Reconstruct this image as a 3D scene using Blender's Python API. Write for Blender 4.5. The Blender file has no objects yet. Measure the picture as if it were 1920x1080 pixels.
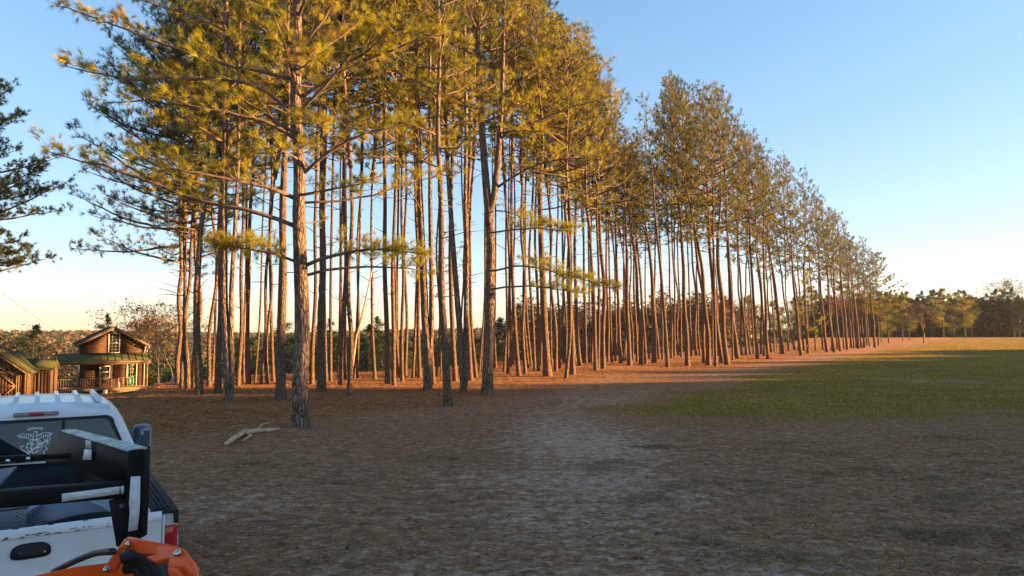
import bpy, math, random
import numpy as np
from mathutils import Vector, Matrix
from mathutils.geometry import tessellate_polygon
PI = math.pi
# ---------------------------------------------------------------- camera, sky, sun, exposure
sc = bpy.context.scene
CAMH = 2.7; F = 1330.0; PITCH = math.atan((622-540)/F)
cam_d = bpy.data.cameras.new('camera'); cam = bpy.data.objects.new('camera', cam_d)
sc.collection.objects.link(cam); sc.camera = cam
cam.location = (0, 0, CAMH); cam.rotation_euler = (PI/2+PITCH, 0, 0)
cam_d.sensor_width = 36; cam_d.lens = F/1920*36; cam_d.clip_start = 0.05; cam_d.clip_end = 12000
SUN_AZ, SUN_EL = 87.0, 8.0
world = bpy.data.worlds.new('World'); sc.world = world; world.use_nodes = True
wn = world.node_tree; wn.nodes.clear()
wo = wn.nodes.new('ShaderNodeOutputWorld'); wb = wn.nodes.new('ShaderNodeBackground')
sky = wn.nodes.new('ShaderNodeTexSky'); sky.sky_type = 'NISHITA'; sky.sun_disc = False
sky.sun_elevation = math.radians(SUN_EL); sky.sun_rotation = math.radians(SUN_AZ)
sky.altitude = 100; sky.air_density = 1.0; sky.dust_density = 0.25; sky.ozone_density = 3.0
hs = wn.nodes.new('ShaderNodeHueSaturation'); hs.inputs['Saturation'].default_value = 1.17
tn = wn.nodes.new('ShaderNodeMix'); tn.data_type = 'RGBA'; tn.blend_type = 'MULTIPLY'; tn.inputs[0].default_value = 1
tn.inputs[7].default_value = (1.05, .94, .985, 1); wn.links.new(sky.outputs[0], tn.inputs[6]); wn.links.new(tn.outputs[2], hs.inputs['Color']); gm = wn.nodes.new('ShaderNodeGamma'); gm.inputs[1].default_value = .62; wn.links.new(hs.outputs[0], gm.inputs[0]); wn.links.new(gm.outputs[0], wb.inputs[0])
wn.links.new(wb.outputs[0], wo.inputs[0]); wb.inputs[1].default_value = 0.105
sun_d = bpy.data.lights.new('sun', 'SUN'); sun = bpy.data.objects.new('sun', sun_d); sc.collection.objects.link(sun)
sun_d.energy = 5.0; sun_d.angle = math.radians(0.5); sun_d.color = (1.0, 0.56, 0.215)
SD = Vector((math.sin(math.radians(SUN_AZ))*math.cos(math.radians(SUN_EL)), math.cos(math.radians(SUN_AZ))*math.cos(math.radians(SUN_EL)), math.sin(math.radians(SUN_EL))))
sun.rotation_euler = SD.to_track_quat('Z', 'Y').to_euler(); sun.location = (40, -10, 60)
sc.view_settings.view_transform = 'Standard'; sc.view_settings.look = 'None'
sc.view_settings.exposure = 2.45; sc.view_settings.gamma = 1
sc.cycles.max_bounces = 5; sc.cycles.transparent_max_bounces = 6; sc.cycles.diffuse_bounces = 3
# ---------------------------------------------------------------- helpers
rng = np.random.default_rng(7); random.seed(7)
COL = sc.collection
def ray(px, py):
    cx, cy = (px-960)/F, (540-py)/F
    return np.array([cx, math.cos(PITCH)-cy*math.sin(PITCH), math.sin(PITCH)+cy*math.cos(PITCH)])
def P(px, py, d):
    r = ray(px, py); return np.array([0, 0, CAMH])+r*(d/r[1])
def G(px, py, z=0.0):
    r = ray(px, py); return np.array([0, 0, CAMH])+r*((z-CAMH)/r[2])
CU = np.array([0, 100, 250, 300, 400, 500, 700, 850, 950, 1100, 1250, 1400, 1480, 1560, 1640.])
CD = np.array([26, 26, 27, 34, 38, 43, 47, 54, 62, 72, 88, 125, 190, 420, 3000.])
def hgt(x, y):
    x = np.asarray(x, float); y = np.asarray(y, float)
    yy = np.maximum(y, 1.0); u = 960+F*x/yy
    c = np.interp(u, CU, CD); s = np.maximum(y-c, 0)
    base = np.where(s < 6, s*s/12*0.086, 0.086*(s-3))
    base = base+np.maximum(s-42, 0)*0.05
    drop = np.minimum(base, 13+6*np.tanh(s/300))
    far = np.clip((y-420)/700, 0, 1); far = far*far*(3-2*far)
    hill = far*(12+3.0*np.sin(x/210+1)+2.0*np.sin(x/90+y/400))
    h = -drop+hill*(drop > 6)
    und = 0.10*np.sin(x*0.21+1.3)*np.sin(y*0.13+.4)*np.clip((y-14)/25, 0, 1)*np.clip((300-y)/100, 0, 1)
    return np.where(y > 0, h+und, 0.0)
def H(x, y): return float(hgt(x, y))
class M:
    """collects triangles and quads"""
    def __init__(s): s.v = []; s.t = []; s.q = []; s.n = 0; s.tm = []; s.qm = []; s.at = []
    def add(s, v, t=None, q=None, mi=0, att=0.5):
        v = np.asarray(v, float).reshape(-1, 3)
        if t is not None and len(t):
            t = np.asarray(t)+s.n; s.t.append(t); s.tm.append(np.full(len(t), mi))
        if q is not None and len(q):
            q = np.asarray(q)+s.n; s.q.append(q); s.qm.append(np.full(len(q), mi))
        s.v.append(v); s.at.append(np.broadcast_to(np.asarray(att, float), (len(v),)).copy()); s.n += len(v)
        return s
    def box(s, c, d, rz=0, rx=0, ry=0, mi=0, taper=1.0):
        hx, hy, hz = d[0]/2, d[1]/2, d[2]/2
        p = np.array([[x*hx*(taper if z > 0 else 1), y*hy*(taper if z > 0 else 1), z*hz] for z in (-1, 1) for y in (-1, 1) for x in (-1, 1)])
        if rx or ry or rz:
            R = np.array(Matrix.Rotation(rz, 3, 'Z') @ Matrix.Rotation(ry, 3, 'Y') @ Matrix.Rotation(rx, 3, 'X')); p = p@R.T
        return s.add(p+np.array(c), q=[[0, 2, 3, 1], [4, 5, 7, 6], [0, 1, 5, 4], [2, 6, 7, 3], [0, 4, 6, 2], [1, 3, 7, 5]], mi=mi)
    def tube(s, pts, r, k=6, mi=0, cap=True, att=0.5, jag=0):
        pts = np.asarray(pts, float); n = len(pts); r = np.broadcast_to(np.asarray(r, float), (n,))
        T = np.gradient(pts, axis=0); T /= np.linalg.norm(T, axis=1)[:, None]+1e-9
        ref = np.array([0.31, 0.95, 0.05]) if abs(T[:, 2]).mean() > 0.6 else np.array([0, 0, 1.])
        A = np.cross(T, ref); A /= np.linalg.norm(A, axis=1)[:, None]+1e-9; B = np.cross(T, A)
        a = np.arange(k)*2*PI/k
        rr = r[:, None]*(1+(rng.normal(0, jag, (n, k)) if jag else 0))
        v = pts[:, None]+rr[..., None]*(np.cos(a)[None, :, None]*A[:, None]+np.sin(a)[None, :, None]*B[:, None])
        i = np.arange(n-1)[:, None]*k; j = np.arange(k)[None]; j2 = (j+1) % k
        q = np.stack([i+j, i+j2, i+k+j2, i+k+j], -1).reshape(-1, 4)
        v = v.reshape(-1, 3); t = []
        if cap:
            v = np.vstack([v, pts[0], pts[-1]]); m = n*k
            t = [[m, (x+1) % k, x] for x in range(k)]+[[m+1, (n-1)*k+x, (n-1)*k+(x+1) % k] for x in range(k)]
        return s.add(v, t=t, q=q, mi=mi, att=att)
    def sticks(s, a, b, ra, rb, mi=0):
        a = np.asarray(a, float); b = np.asarray(b, float)
        if len(a) == 0: return s
        n = len(a); d = b-a; d /= np.linalg.norm(d, axis=1)[:, None]+1e-9
        ref = np.where(np.abs(d[:, 2:3]) > 0.8, np.array([[1., 0, 0]]), np.array([[0, 0, 1.]]))
        A = np.cross(d, ref); A /= np.linalg.norm(A, axis=1)[:, None]+1e-9; B = np.cross(d, A)
        ang = np.arange(3)*2*PI/3
        off = np.cos(ang)[None, :, None]*A[:, None]+np.sin(ang)[None, :, None]*B[:, None]
        ra = np.broadcast_to(np.asarray(ra, float), (n,)); rb = np.broadcast_to(np.asarray(rb, float), (n,))
        v = np.concatenate([a[:, None]+off*ra[:, None, None], b[:, None]+off*rb[:, None, None]], 1).reshape(-1, 3)
        i = np.arange(n)[:, None, None]*6
        q = (i+np.array([[0, 1, 4, 3], [1, 2, 5, 4], [2, 0, 3, 5]])[None]).reshape(-1, 4)
        return s.add(v, q=q, mi=mi)
    def needles(s, c, d, n, L, w, spread=0.9, mi=1, tint=None):
        """tufts of needles: one thin triangle each, fanned round direction d"""
        c = np.asarray(c, float); d = np.asarray(d, float); N = len(c)
        if N == 0: return s
        d = d/(np.linalg.norm(d, axis=1)[:, None]+1e-9)
        u = rng.normal(size=(N, n, 3)); u /= np.linalg.norm(u, axis=2)[..., None]
        nd = d[:, None]+u*spread; nd /= np.linalg.norm(nd, axis=2)[..., None]
        nd[..., 2] -= 0.084
        LL = L*rng.uniform(0.65, 1.1, (N, n, 1))
        u2 = rng.normal(size=(N, n, 3)); sd = np.cross(nd, u2); sd /= np.linalg.norm(sd, axis=2)[..., None]+1e-9
        bs = c[:, None]+d[:, None]*rng.uniform(-0.45, 0.12, (N, n, 1))*L
        v = np.stack([bs-sd*w/2, bs+sd*w/2, bs+nd*LL+sd*w*.12, bs+nd*LL-sd*w*.12], 2).reshape(-1, 3)
        t = np.arange(N*n*4).reshape(-1, 4)
        if tint is None: tint = rng.uniform(0, 1, N)
        return s.add(v, q=t, mi=mi, att=np.repeat(tint, n*4))
    def cards(s, c, size, mi=0, tint=None, flat=1.0):
        """leaf-clump quads with random facing"""
        c = np.asarray(c, float); N = len(c)
        u = rng.normal(size=(N, 3)); u[:, 2] *= flat; u /= np.linalg.norm(u, axis=1)[:, None]
        w = np.cross(u, rng.normal(size=(N, 3))); w /= np.linalg.norm(w, axis=1)[:, None]
        z = np.asarray(size)*rng.uniform(.6, 1.2, N); z = z[:, None]
        v = np.stack([c-u*z, c-w*z*.45, c+u*z, c+w*z*.45], 1).reshape(-1, 3)
        if tint is None: tint = rng.uniform(0, 1, N)
        return s.add(v, q=np.arange(N*4).reshape(-1, 4), mi=mi, att=np.repeat(tint, 4))
    def mesh(s, name, mats, smooth=False):
        me = bpy.data.meshes.new(name)
        v = np.vstack(s.v); t = np.vstack(s.t) if s.t else np.zeros((0, 3), int); q = np.vstack(s.q) if s.q else np.zeros((0, 4), int)
        me.vertices.add(len(v)); me.vertices.foreach_set('co', v.ravel())
        me.loops.add(t.size+q.size); me.loops.foreach_set('vertex_index', np.concatenate([t.ravel(), q.ravel()]).astype(np.int32))
        me.polygons.add(len(t)+len(q))
        ls = np.concatenate([np.arange(len(t))*3, t.size+np.arange(len(q))*4]).astype(np.int32)
        me.polygons.foreach_set('loop_start', ls)
        for m in (mats if isinstance(mats, (list, tuple)) else [mats]): me.materials.append(m)
        mi = np.concatenate([np.concatenate(s.tm) if s.tm else [], np.concatenate(s.qm) if s.qm else []]).astype(np.int32)
        me.polygons.foreach_set('material_index', mi)
        if smooth: me.polygons.foreach_set('use_smooth', np.ones(len(mi), bool))
        a = me.attributes.new('tint', 'FLOAT', 'POINT'); a.data.foreach_set('value', np.concatenate(s.at).astype(np.float32))
        me.update(calc_edges=True)
        return me
    def build(s, name, mats, parent=None, smooth=False):
        return link(name, s.mesh(name, mats, smooth), parent)
def link(name, me, parent=None):
    o = bpy.data.objects.new(name, me); COL.objects.link(o)
    if parent: o.parent = parent
    return o
def empty(name, loc=(0, 0, 0), rz=0): 
    o = bpy.data.objects.new(name, None); COL.objects.link(o); o.location = loc; o.rotation_euler = (0, 0, rz); o.empty_display_size = .3; return o
def tag(o, label, cat, group=None, kind=None):
    if label: o['label'] = label
    if cat: o['category'] = cat
    if group: o['group'] = group
    if kind: o['kind'] = kind
    return o
def prism(m, poly, n, th, mi=0):
    """closed polygon (k,3) given thickness th along n"""
    p = np.asarray(poly, float); n = np.asarray(n, float); n = n/np.linalg.norm(n); k = len(p)
    v = np.vstack([p, p+n*th]); q = [[i, (i+1) % k, k+(i+1) % k, k+i] for i in range(k)]
    tr_ = tessellate_polygon([[Vector(x) for x in p]]); t = [[a[2], a[1], a[0]] for a in tr_]+[[k+a[0], k+a[1], k+a[2]] for a in tr_]
    return m.add(v, t=t, q=q, mi=mi)
# ---------------------------------------------------------------- materials
def mat(name, col, rough=0.7, metal=0, spec=0.3, noise=None, bump=None, coat=0):
    m = bpy.data.materials.new(name); m.use_nodes = True; nt = m.node_tree; b = nt.nodes['Principled BSDF']
    b.inputs['Base Color'].default_value = (*col, 1); b.inputs['Roughness'].default_value = rough; b.inputs['Metallic'].default_value = metal
    b.inputs['Specular IOR Level'].default_value = spec; b.inputs['Coat Weight'].default_value = coat
    tc = nt.nodes.new('ShaderNodeTexCoord')
    if noise:
        sc_, col2, lo, hi = noise[:4]; st = noise[4] if len(noise) > 4 else (1, 1, 1)
        mp = nt.nodes.new('ShaderNodeMapping'); mp.inputs['Scale'].default_value = st; nt.links.new(tc.outputs['Object'], mp.inputs[0])
        n = nt.nodes.new('ShaderNodeTexNoise'); n.inputs['Scale'].default_value = sc_; n.inputs['Detail'].default_value = 6; nt.links.new(mp.outputs[0], n.inputs[0])
        r = nt.nodes.new('ShaderNodeValToRGB'); r.color_ramp.elements[0].position = lo; r.color_ramp.elements[1].position = hi
        r.color_ramp.elements[0].color = (*col, 1); r.color_ramp.elements[1].color = (*col2, 1)
        nt.links.new(n.outputs[0], r.inputs[0]); nt.links.new(r.outputs[0], b.inputs['Base Color'])
    if bump:
        n = nt.nodes.new('ShaderNodeTexNoise'); n.inputs['Scale'].default_value = bump[0]; n.inputs['Detail'].default_value = 5; nt.links.new(tc.outputs['Object'], n.inputs[0])
        bm = nt.nodes.new('ShaderNodeBump'); bm.inputs['Strength'].default_value = bump[1]; bm.inputs['Distance'].default_value = bump[2]
        nt.links.new(n.outputs[0], bm.inputs['Height']); nt.links.new(bm.outputs[0], b.inputs['Normal'])
    return m
def leafmat(name, c0, c1, trans=0.35, c2=None, pos=(0.1, 0.9), rough=.5, spec=.25):
    m = bpy.data.materials.new(name); m.use_nodes = True; nt = m.node_tree; b = nt.nodes['Principled BSDF']; out = nt.nodes['Material Output']
    a = nt.nodes.new('ShaderNodeAttribute'); a.attribute_name = 'tint'
    oi = nt.nodes.new('ShaderNodeObjectInfo'); ad = nt.nodes.new('ShaderNodeMath'); ad.operation = 'MULTIPLY_ADD'; ad.inputs[1].default_value = .35
    nt.links.new(oi.outputs['Random'], ad.inputs[0]); 
    sb = nt.nodes.new('ShaderNodeMath'); sb.operation = 'SUBTRACT'; sb.inputs[1].default_value = .17
    nt.links.new(a.outputs['Fac'], sb.inputs[0]); nt.links.new(sb.outputs[0], ad.inputs[2])
    r = nt.nodes.new('ShaderNodeValToRGB'); e = r.color_ramp.elements
    e[0].position = pos[0]; e[1].position = pos[1]; e[0].color = (*c0, 1); e[1].color = (*c1, 1)
    if c2:
        x = e.new(0.97); x.color = (*c2, 1)
    nt.links.new(ad.outputs[0], r.inputs[0]); nt.links.new(r.outputs[0], b.inputs['Base Color'])
    b.inputs['Roughness'].default_value = rough; b.inputs['Specular IOR Level'].default_value = spec
    t = nt.nodes.new('ShaderNodeBsdfTranslucent'); nt.links.new(r.outputs[0], t.inputs[0])
    mx = nt.nodes.new('ShaderNodeMixShader'); mx.inputs[0].default_value = trans
    nt.links.new(b.outputs[0], mx.inputs[1]); nt.links.new(t.outputs[0], mx.inputs[2]); nt.links.new(mx.outputs[0], out.inputs[0])
    return m
def barkmat(name, c0, c1, c2, scale=1.0, depth=0.05):
    m = bpy.data.materials.new(name); m.use_nodes = True; nt = m.node_tree; b = nt.nodes['Principled BSDF']; N = nt.nodes.new; L = nt.links.new
    tc = N('ShaderNodeTexCoord'); mp = N('ShaderNodeMapping'); mp.inputs['Scale'].default_value = (16*scale, 16*scale, 4.2*scale); L(tc.outputs['Object'], mp.inputs[0])
    nz = N('ShaderNodeTexNoise'); nz.inputs['Scale'].default_value = 1.1; nz.inputs['Detail'].default_value = 4; L(mp.outputs[0], nz.inputs[0])
    mx = N('ShaderNodeVectorMath'); mx.operation = 'MULTIPLY_ADD'; mx.inputs[1].default_value = (1.3, 1.3, 1.3); L(nz.outputs['Color'], mx.inputs[0]); L(mp.outputs[0], mx.inputs[2])
    vo = N('ShaderNodeTexVoronoi'); vo.feature = 'DISTANCE_TO_EDGE'; vo.inputs['Scale'].default_value = 1.0; L(mx.outputs[0], vo.inputs['Vector'])
    r = N('ShaderNodeValToRGB'); e = r.color_ramp.elements; e[0].color = (*c0, 1); e[0].position = 0.0; e[1].color = (*c1, 1); e[1].position = .16
    L(vo.outputs['Distance'], r.inputs[0])
    n2 = N('ShaderNodeTexNoise'); n2.inputs['Scale'].default_value = 2.3; n2.inputs['Detail'].default_value = 8; L(tc.outputs['Object'], n2.inputs[0])
    r2 = N('ShaderNodeValToRGB'); r2.color_ramp.elements[0].position = .38; r2.color_ramp.elements[1].position = .68; L(n2.outputs[0], r2.inputs[0])
    mc = N('ShaderNodeMix'); mc.data_type = 'RGBA'; L(r2.outputs[0], mc.inputs[0]); L(r.outputs[0], mc.inputs[6]); mc.inputs[7].default_value = (*c2, 1)
    m2 = N('ShaderNodeMix'); m2.data_type = 'RGBA'; m2.blend_type = 'MIX'; m2.inputs[0].default_value = .45; L(r.outputs[0], m2.inputs[6]); L(mc.outputs[2], m2.inputs[7])
    L(m2.outputs[2], b.inputs['Base Color']); b.inputs['Roughness'].default_value = .9; b.inputs['Specular IOR Level'].default_value = .1
    cl = N('ShaderNodeMapRange'); cl.inputs[1].default_value = 0; cl.inputs[2].default_value = .3; L(vo.outputs['Distance'], cl.inputs[0])
    n3 = N('ShaderNodeTexNoise'); n3.inputs['Scale'].default_value = 30; n3.inputs['Detail'].default_value = 4; L(tc.outputs['Object'], n3.inputs[0])
    ad = N('ShaderNodeMath'); ad.operation = 'MULTIPLY_ADD'; ad.inputs[1].default_value = .4; L(n3.outputs[0], ad.inputs[0]); L(cl.outputs[0], ad.inputs[2])
    bm = N('ShaderNodeBump'); bm.inputs['Strength'].default_value = 1; bm.inputs['Distance'].default_value = depth; L(ad.outputs[0], bm.inputs['Height']); L(bm.outputs[0], b.inputs['Normal'])
    return m
BARK = barkmat('pine_bark', (.06, .04, .03), (.27, .17, .11), (.16, .11, .085))
BARKN = barkmat('big_pine_bark', (.05, .035, .03), (.30, .20, .14), (.36, .26, .19), .62, .09)
LIMB = mat('limb_bark', (.20, .13, .085), .9, noise=(9, (.11, .075, .055), .35, .65), bump=(40, .6, .01))
NEED = leafmat('pine_needles', (.035, .055, .02), (.38, .32, .024), .38, (.17, .10, .045))
NEEDN = leafmat('bright_pine_needles', (.055, .08, .022), (.52, .44, .022), .4, (.22, .14, .05))
NEEDR = leafmat('olive_brown_needles', (.045, .06, .02), (.27, .24, .032), .35, (.17, .10, .045))
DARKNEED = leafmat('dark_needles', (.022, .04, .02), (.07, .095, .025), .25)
BROAD = leafmat('evergreen_leaves', (.04, .06, .02), (.10, .11, .025), .3)
TWIG = leafmat('bare_twigs', (.10, .065, .03), (.25, .155, .07), .15)
RUST = leafmat('rusty_leaves', (.16, .055, .03), (.28, .12, .05), .3)
GREYBARK = mat('grey_bark', (.10, .075, .055), .9, noise=(5, (.055, .042, .034), .4, .6))
DEADWOOD = mat('dead_wood', (.62, .43, .27), .8, noise=(6, (.38, .24, .14), .35, .65), bump=(20, .5, .01))
# ---------------------------------------------------------------- ground
def smooth01(x): x = np.clip(x, 0, 1); return x*x*(3-2*x)
_nt = rng.uniform(0, 2*PI, (40, 3)); _nf = rng.normal(size=(40, 2))
def fbm(x, y, sc0, seed=0):
    v = 0; a = 1
    for o in range(4):
        for j in range(4):
            i = (seed*7+o*4+j) % 40; f = sc0*(2.1**o)
            v = v+a*np.sin(f*(_nf[i, 0]*x+_nf[i, 1]*y)+_nt[i, 0]+1.4*np.sin(f*.6*(_nf[(i+9) % 40, 0]*x-_nf[(i+9) % 40, 1]*y)+_nt[i, 1]))/4
        a *= .55
    return v
def masks(x, y):
    n1 = fbm(x, y, .16, 1); n2 = fbm(x, y, .5, 2); n3 = fbm(x, y, 1.3, 3)
    # grass field: beyond y ~19, right of the line through (2.6,23.5)-(71,128)
    dx, dy = 68.4, 104.5; L = math.hypot(dx, dy)
    side = ((x-2.6)*dy-(y-23.5)*dx)/L          # >0 to the right
    wob = 1.2*n1+.6*n2
    g = smooth01((side+1.5*wob+2.6)/np.clip(3.4+y*.02, 1.5, 6))*smooth01((y-18.3+1.1*n1+.5*n3-0.03*x+1.8*n2)/7.0)
    g = g*(1-.55*smooth01((fbm(x, y, .35, 9)+.5*n3-.35)/.7))
    farstrip = smooth01((y-165-.15*x)/40)
    g = g*(1-.8*farstrip*smooth01((260-x+n1*30)/200))
    # needle litter under the stand
    tr = smooth01((-side+wob*1.6-4.5+np.clip((y-24), -30, 0)*.0)/4)*smooth01((y-14.5-.12*(x+8)+1.5*n1)/5)
    # sandy bare patches
    tracks = np.exp(-((x-(.25+.045*y)-.5*n1)/1.25)**2)*smooth01((y-4)/5)*smooth01((27-y)/8)
    t2 = np.exp(-((x-(1.3+.075*y)+.4*n1)/.9)**2)*smooth01((y-9)/4)*smooth01((21-y)/5)
    cx = 2.2+.035*np.maximum(y-19, 0)**1.8; t4 = np.exp(-((x-cx)/(1.3+.03*y))**2)*smooth01((y-14)/4)*smooth01((36-y)/8)
    tracks = tracks*(.35+.65*smooth01((y-8.5)/4))
    t3 = np.exp(-((x+4.8)/1.6)**2-((y-11.5)/1.2)**2)+np.exp(-((x+1.2)/2.2)**2-((y-7.5)/1.1)**2)+.8*np.exp(-((x-2.6)/1.5)**2-((y-8.2)/.8)**2)
    fld = (np.exp(-(((x-18)/5)**2+((y-31)/3)**2))+np.exp(-(((x-22)/4)**2+((y-38)/5)**2)))*.8
    s = np.clip(.20+.14*n2+.10*n1+.10*n3+.38*tracks+.34*t2+.34*t3+.4*t4+fld*.3, 0, 1)
    g = g*(1-np.clip(fld*.9, 0, .7)*smooth01((n3+n2+.6)/1.8))
    return g, tr, s*(1-tr)*(1-g*(1-fld*.5))
def make_ground():
    r = np.concatenate([[0.0], 1.2*1.0125**np.arange(0, 660)]); r = r[r < 4200]; r = np.append(r, 6000.)
    a_in = np.arange(-42, 42.01, 0.16); a_out = np.concatenate([np.arange(46, 180, 6), np.arange(180, 314.1, 6)])
    a = np.radians(np.concatenate([a_in, a_out])); k = len(a); n = len(r)
    X = r[:, None]*np.sin(a)[None]; Y = r[:, None]*np.cos(a)[None]
    Z = hgt(X, Y)
    near = np.clip((40-r)/30, 0, 1)[:, None]
    Z = Z+near*(.020*fbm(X, Y, 1.1, 4)+.016*fbm(X, Y, 3.4, 5)+.009*fbm(X, Y, 9, 6))
    # wheel rut running to the lower right
    d = (X-(1.2+(12.3-Y)*.42)); rut = np.exp(-(d/.10)**2)-.7*np.exp(-((d-.22)/.12)**2)
    Z = Z-rut*.03*smooth01((13-Y)/2.5)*smooth01((X-.5)/1)
    g, tr, s = masks(X, Y)
    Z = Z+s*0-near*.02*s
    v = np.stack([X, Y, Z], -1).reshape(-1, 3)
    i = np.arange(n-1)[:, None]*k; j = np.arange(k)[None]; j2 = (j+1) % k
    q = np.stack([i+j, i+k+j, i+k+j2, i+j2], -1).reshape(-1, 4)
    m = M(); m.add(v, q=q); me = m.mesh('ground', GROUND, True)
    for nm, arr in (('grass', g), ('litter', tr), ('sand', s)):
        at = me.attributes.new(nm, 'FLOAT', 'POINT'); at.data.foreach_set('value', arr.ravel().astype(np.float32))
    o = link('ground', me); tag(o, 'bare dirt, mown grass and pine litter', None, kind='structure'); return o
def ground_mat():
    m = bpy.data.materials.new('ground'); m.use_nodes = True; nt = m.node_tree; b = nt.nodes['Principled BSDF']; N = nt.nodes.new; L = nt.links.new
    tc = N('ShaderNodeTexCoord')
    def noise(s, d=6, st=(1, 1, 1), rough=.6):
        mp = N('ShaderNodeMapping'); mp.inputs['Scale'].default_value = st; L(tc.outputs['Object'], mp.inputs[0])
        n = N('ShaderNodeTexNoise'); n.inputs['Scale'].default_value = s; n.inputs['Detail'].default_value = d; n.inputs['Roughness'].default_value = rough; L(mp.outputs[0], n.inputs[0]); return n.outputs[0]
    def ramp(f, *st):
        r = N('ShaderNodeValToRGB'); e = r.color_ramp.elements
        while len(e) < len(st): e.new(.5)
        for i, (p, c) in enumerate(st): e[i].position = p; e[i].color = (*c, 1) if len(c) == 3 else c
        L(f, r.inputs[0]); return r.outputs[0]
    def att(n):
        a = N('ShaderNodeAttribute'); a.attribute_name = n; return a.outputs['Fac']
    def mixc(f, a, c):
        x = N('ShaderNodeMix'); x.data_type = 'RGBA'; L(f, x.inputs[0]); L(a, x.inputs[6]); L(c, x.inputs[7]); return x.outputs[2]
    def thr(f, n, w=.5, lo=.4, hi=.6):
        a = N('ShaderNodeMath'); a.operation = 'SUBTRACT'; L(n, a.inputs[0]); a.inputs[1].default_value = .5
        c = N('ShaderNodeMath'); c.operation = 'MULTIPLY_ADD'; L(a.outputs[0], c.inputs[0]); c.inputs[1].default_value = w; L(f, c.inputs[2])
        r = N('ShaderNodeMapRange'); r.inputs[1].default_value = lo; r.inputs[2].default_value = hi; r.interpolation_type = 'SMOOTHSTEP'; L(c.outputs[0], r.inputs[0]); return r.outputs[0]
    nA = noise(9, 8, rough=.7); nB = noise(1.3, 6); nC = noise(34, 4, rough=.8); nS = noise(8, 8, (1, 1.3, 1), .75)
    nSm = noise(2.9, 12, (1, 1.4, 1), .78)
    nBl = noise(26, 5, (.5, 1.6, 1), .8)
    dirt = ramp(nA, (.36, (0.241, 0.118, 0.059)), (.52, (0.484, 0.243, 0.125)), (.68, (0.781, 0.414, 0.227)))
    dirt2 = ramp(nC, (.35, (0.149, 0.071, 0.037)), (.55, (0.484, 0.243, 0.125)), (.72, (0.782, 0.543, 0.306)))
    dirt = mixc(ramp(nB, (.35, (.2,)*3), (.65, (.75,)*3)), dirt, dirt2)
    sand = ramp(nS, (.33, (.40, .235, .15)), (.50, (.68, .43, .295)), (.66, (.82, .56, .40)))
    grass = ramp(nBl, (.36, (.12, .085, .016)), (.52, (.26, .18, .03)), (.68, (.44, .31, .07)))
    gr2 = ramp(nA, (.4, (.20, .16, .022)), (.7, (.44, .27, .09)))
    grass = mixc(ramp(nB, (.42, (0,)*3), (.7, (.8,)*3)), grass, gr2)
    lit = ramp(nA, (.34, (0.137, 0.059, 0.025)), (.5, (0.342, 0.162, 0.070)), (.66, (0.570, 0.302, 0.140)))
    nP = noise(.8, 9, (1, 1.2, 1), .72); nQ = noise(3.6, 10, (1, 1.2, 1), .78)
    dirt = mixc(ramp(nP, (.40, (.0,)*3), (.62, (.8,)*3)), dirt, ramp(nQ, (.30, (0.127, 0.061, 0.030)), (.5, (0.404, 0.202, 0.094)), (.7, (0.762, 0.402, 0.198))))
    dirt = mixc(ramp(nQ, (.56, (.0,)*3), (.68, (.75,)*3)), dirt, ramp(nC, (.35, (0.552, 0.293, 0.161)), (.65, (0.782, 0.695, 0.425))))
    grass = mixc(ramp(nP, (.45, (.0,)*3), (.60, (.9,)*3)), grass, ramp(nQ, (.35, (0.182, 0.108, 0.045)), (.65, (0.524, 0.335, 0.150))))
    lit = mixc(ramp(nQ, (.45, (.0,)*3), (.65, (.8,)*3)), lit, ramp(nC, (.35, (0.182, 0.086, 0.040)), (.65, (0.684, 0.400, 0.190))))
    nD = noise(2.2, 12, (1, 1.2, 1), .8)
    dirt = mixc(ramp(nD, (.47, (.0,)*3), (.60, (.85,)*3)), dirt, ramp(nC, (.35, (0.159, 0.086, 0.048)), (.65, (0.329, 0.189, 0.111))))
    c = mixc(thr(att('sand'), nSm, 4.2, .20, 1.02), dirt, sand)
    c = mixc(thr(att('litter'), nSm, 1.8, .1, .9), c, lit)
    c = mixc(thr(att('grass'), nSm, 1.8, .15, .95), c, grass)
    nF = noise(7, 12, (1, 1.3, 1), .85); nG = noise(55, 4, (1, 1, 1), .9)
    mu = N('ShaderNodeMix'); mu.data_type = 'RGBA'; mu.blend_type = 'MULTIPLY'; mu.inputs[0].default_value = 1; L(c, mu.inputs[6]); L(ramp(nF, (.38, (.55,)*3), (.5, (1.1,)*3), (.62, (1.6,)*3)), mu.inputs[7]); c = mu.outputs[2]
    mu = N('ShaderNodeMix'); mu.data_type = 'RGBA'; mu.blend_type = 'MULTIPLY'; mu.inputs[0].default_value = 1; L(c, mu.inputs[6]); L(ramp(nG, (.36, (.55,)*3), (.64, (1.4,)*3)), mu.inputs[7]); c = mu.outputs[2]
    L(c, b.inputs['Base Color']); b.inputs['Roughness'].default_value = 1; b.inputs['Specular IOR Level'].default_value = 0
    ad = N('ShaderNodeMath'); ad.operation = 'MULTIPLY_ADD'; ad.inputs[1].default_value = .5; L(nC, ad.inputs[0]); L(nA, ad.inputs[2]); a2 = N('ShaderNodeMath'); a2.operation = 'MULTIPLY_ADD'; a2.inputs[1].default_value = 1.6; L(nQ, a2.inputs[0]); L(ad.outputs[0], a2.inputs[2])
    bm = N('ShaderNodeBump'); bm.inputs['Strength'].default_value = .9; bm.inputs['Distance'].default_value = .13; L(a2.outputs[0], bm.inputs['Height']); L(bm.outputs[0], b.inputs['Normal'])
    return m
GROUND = ground_mat(); make_ground()
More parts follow.
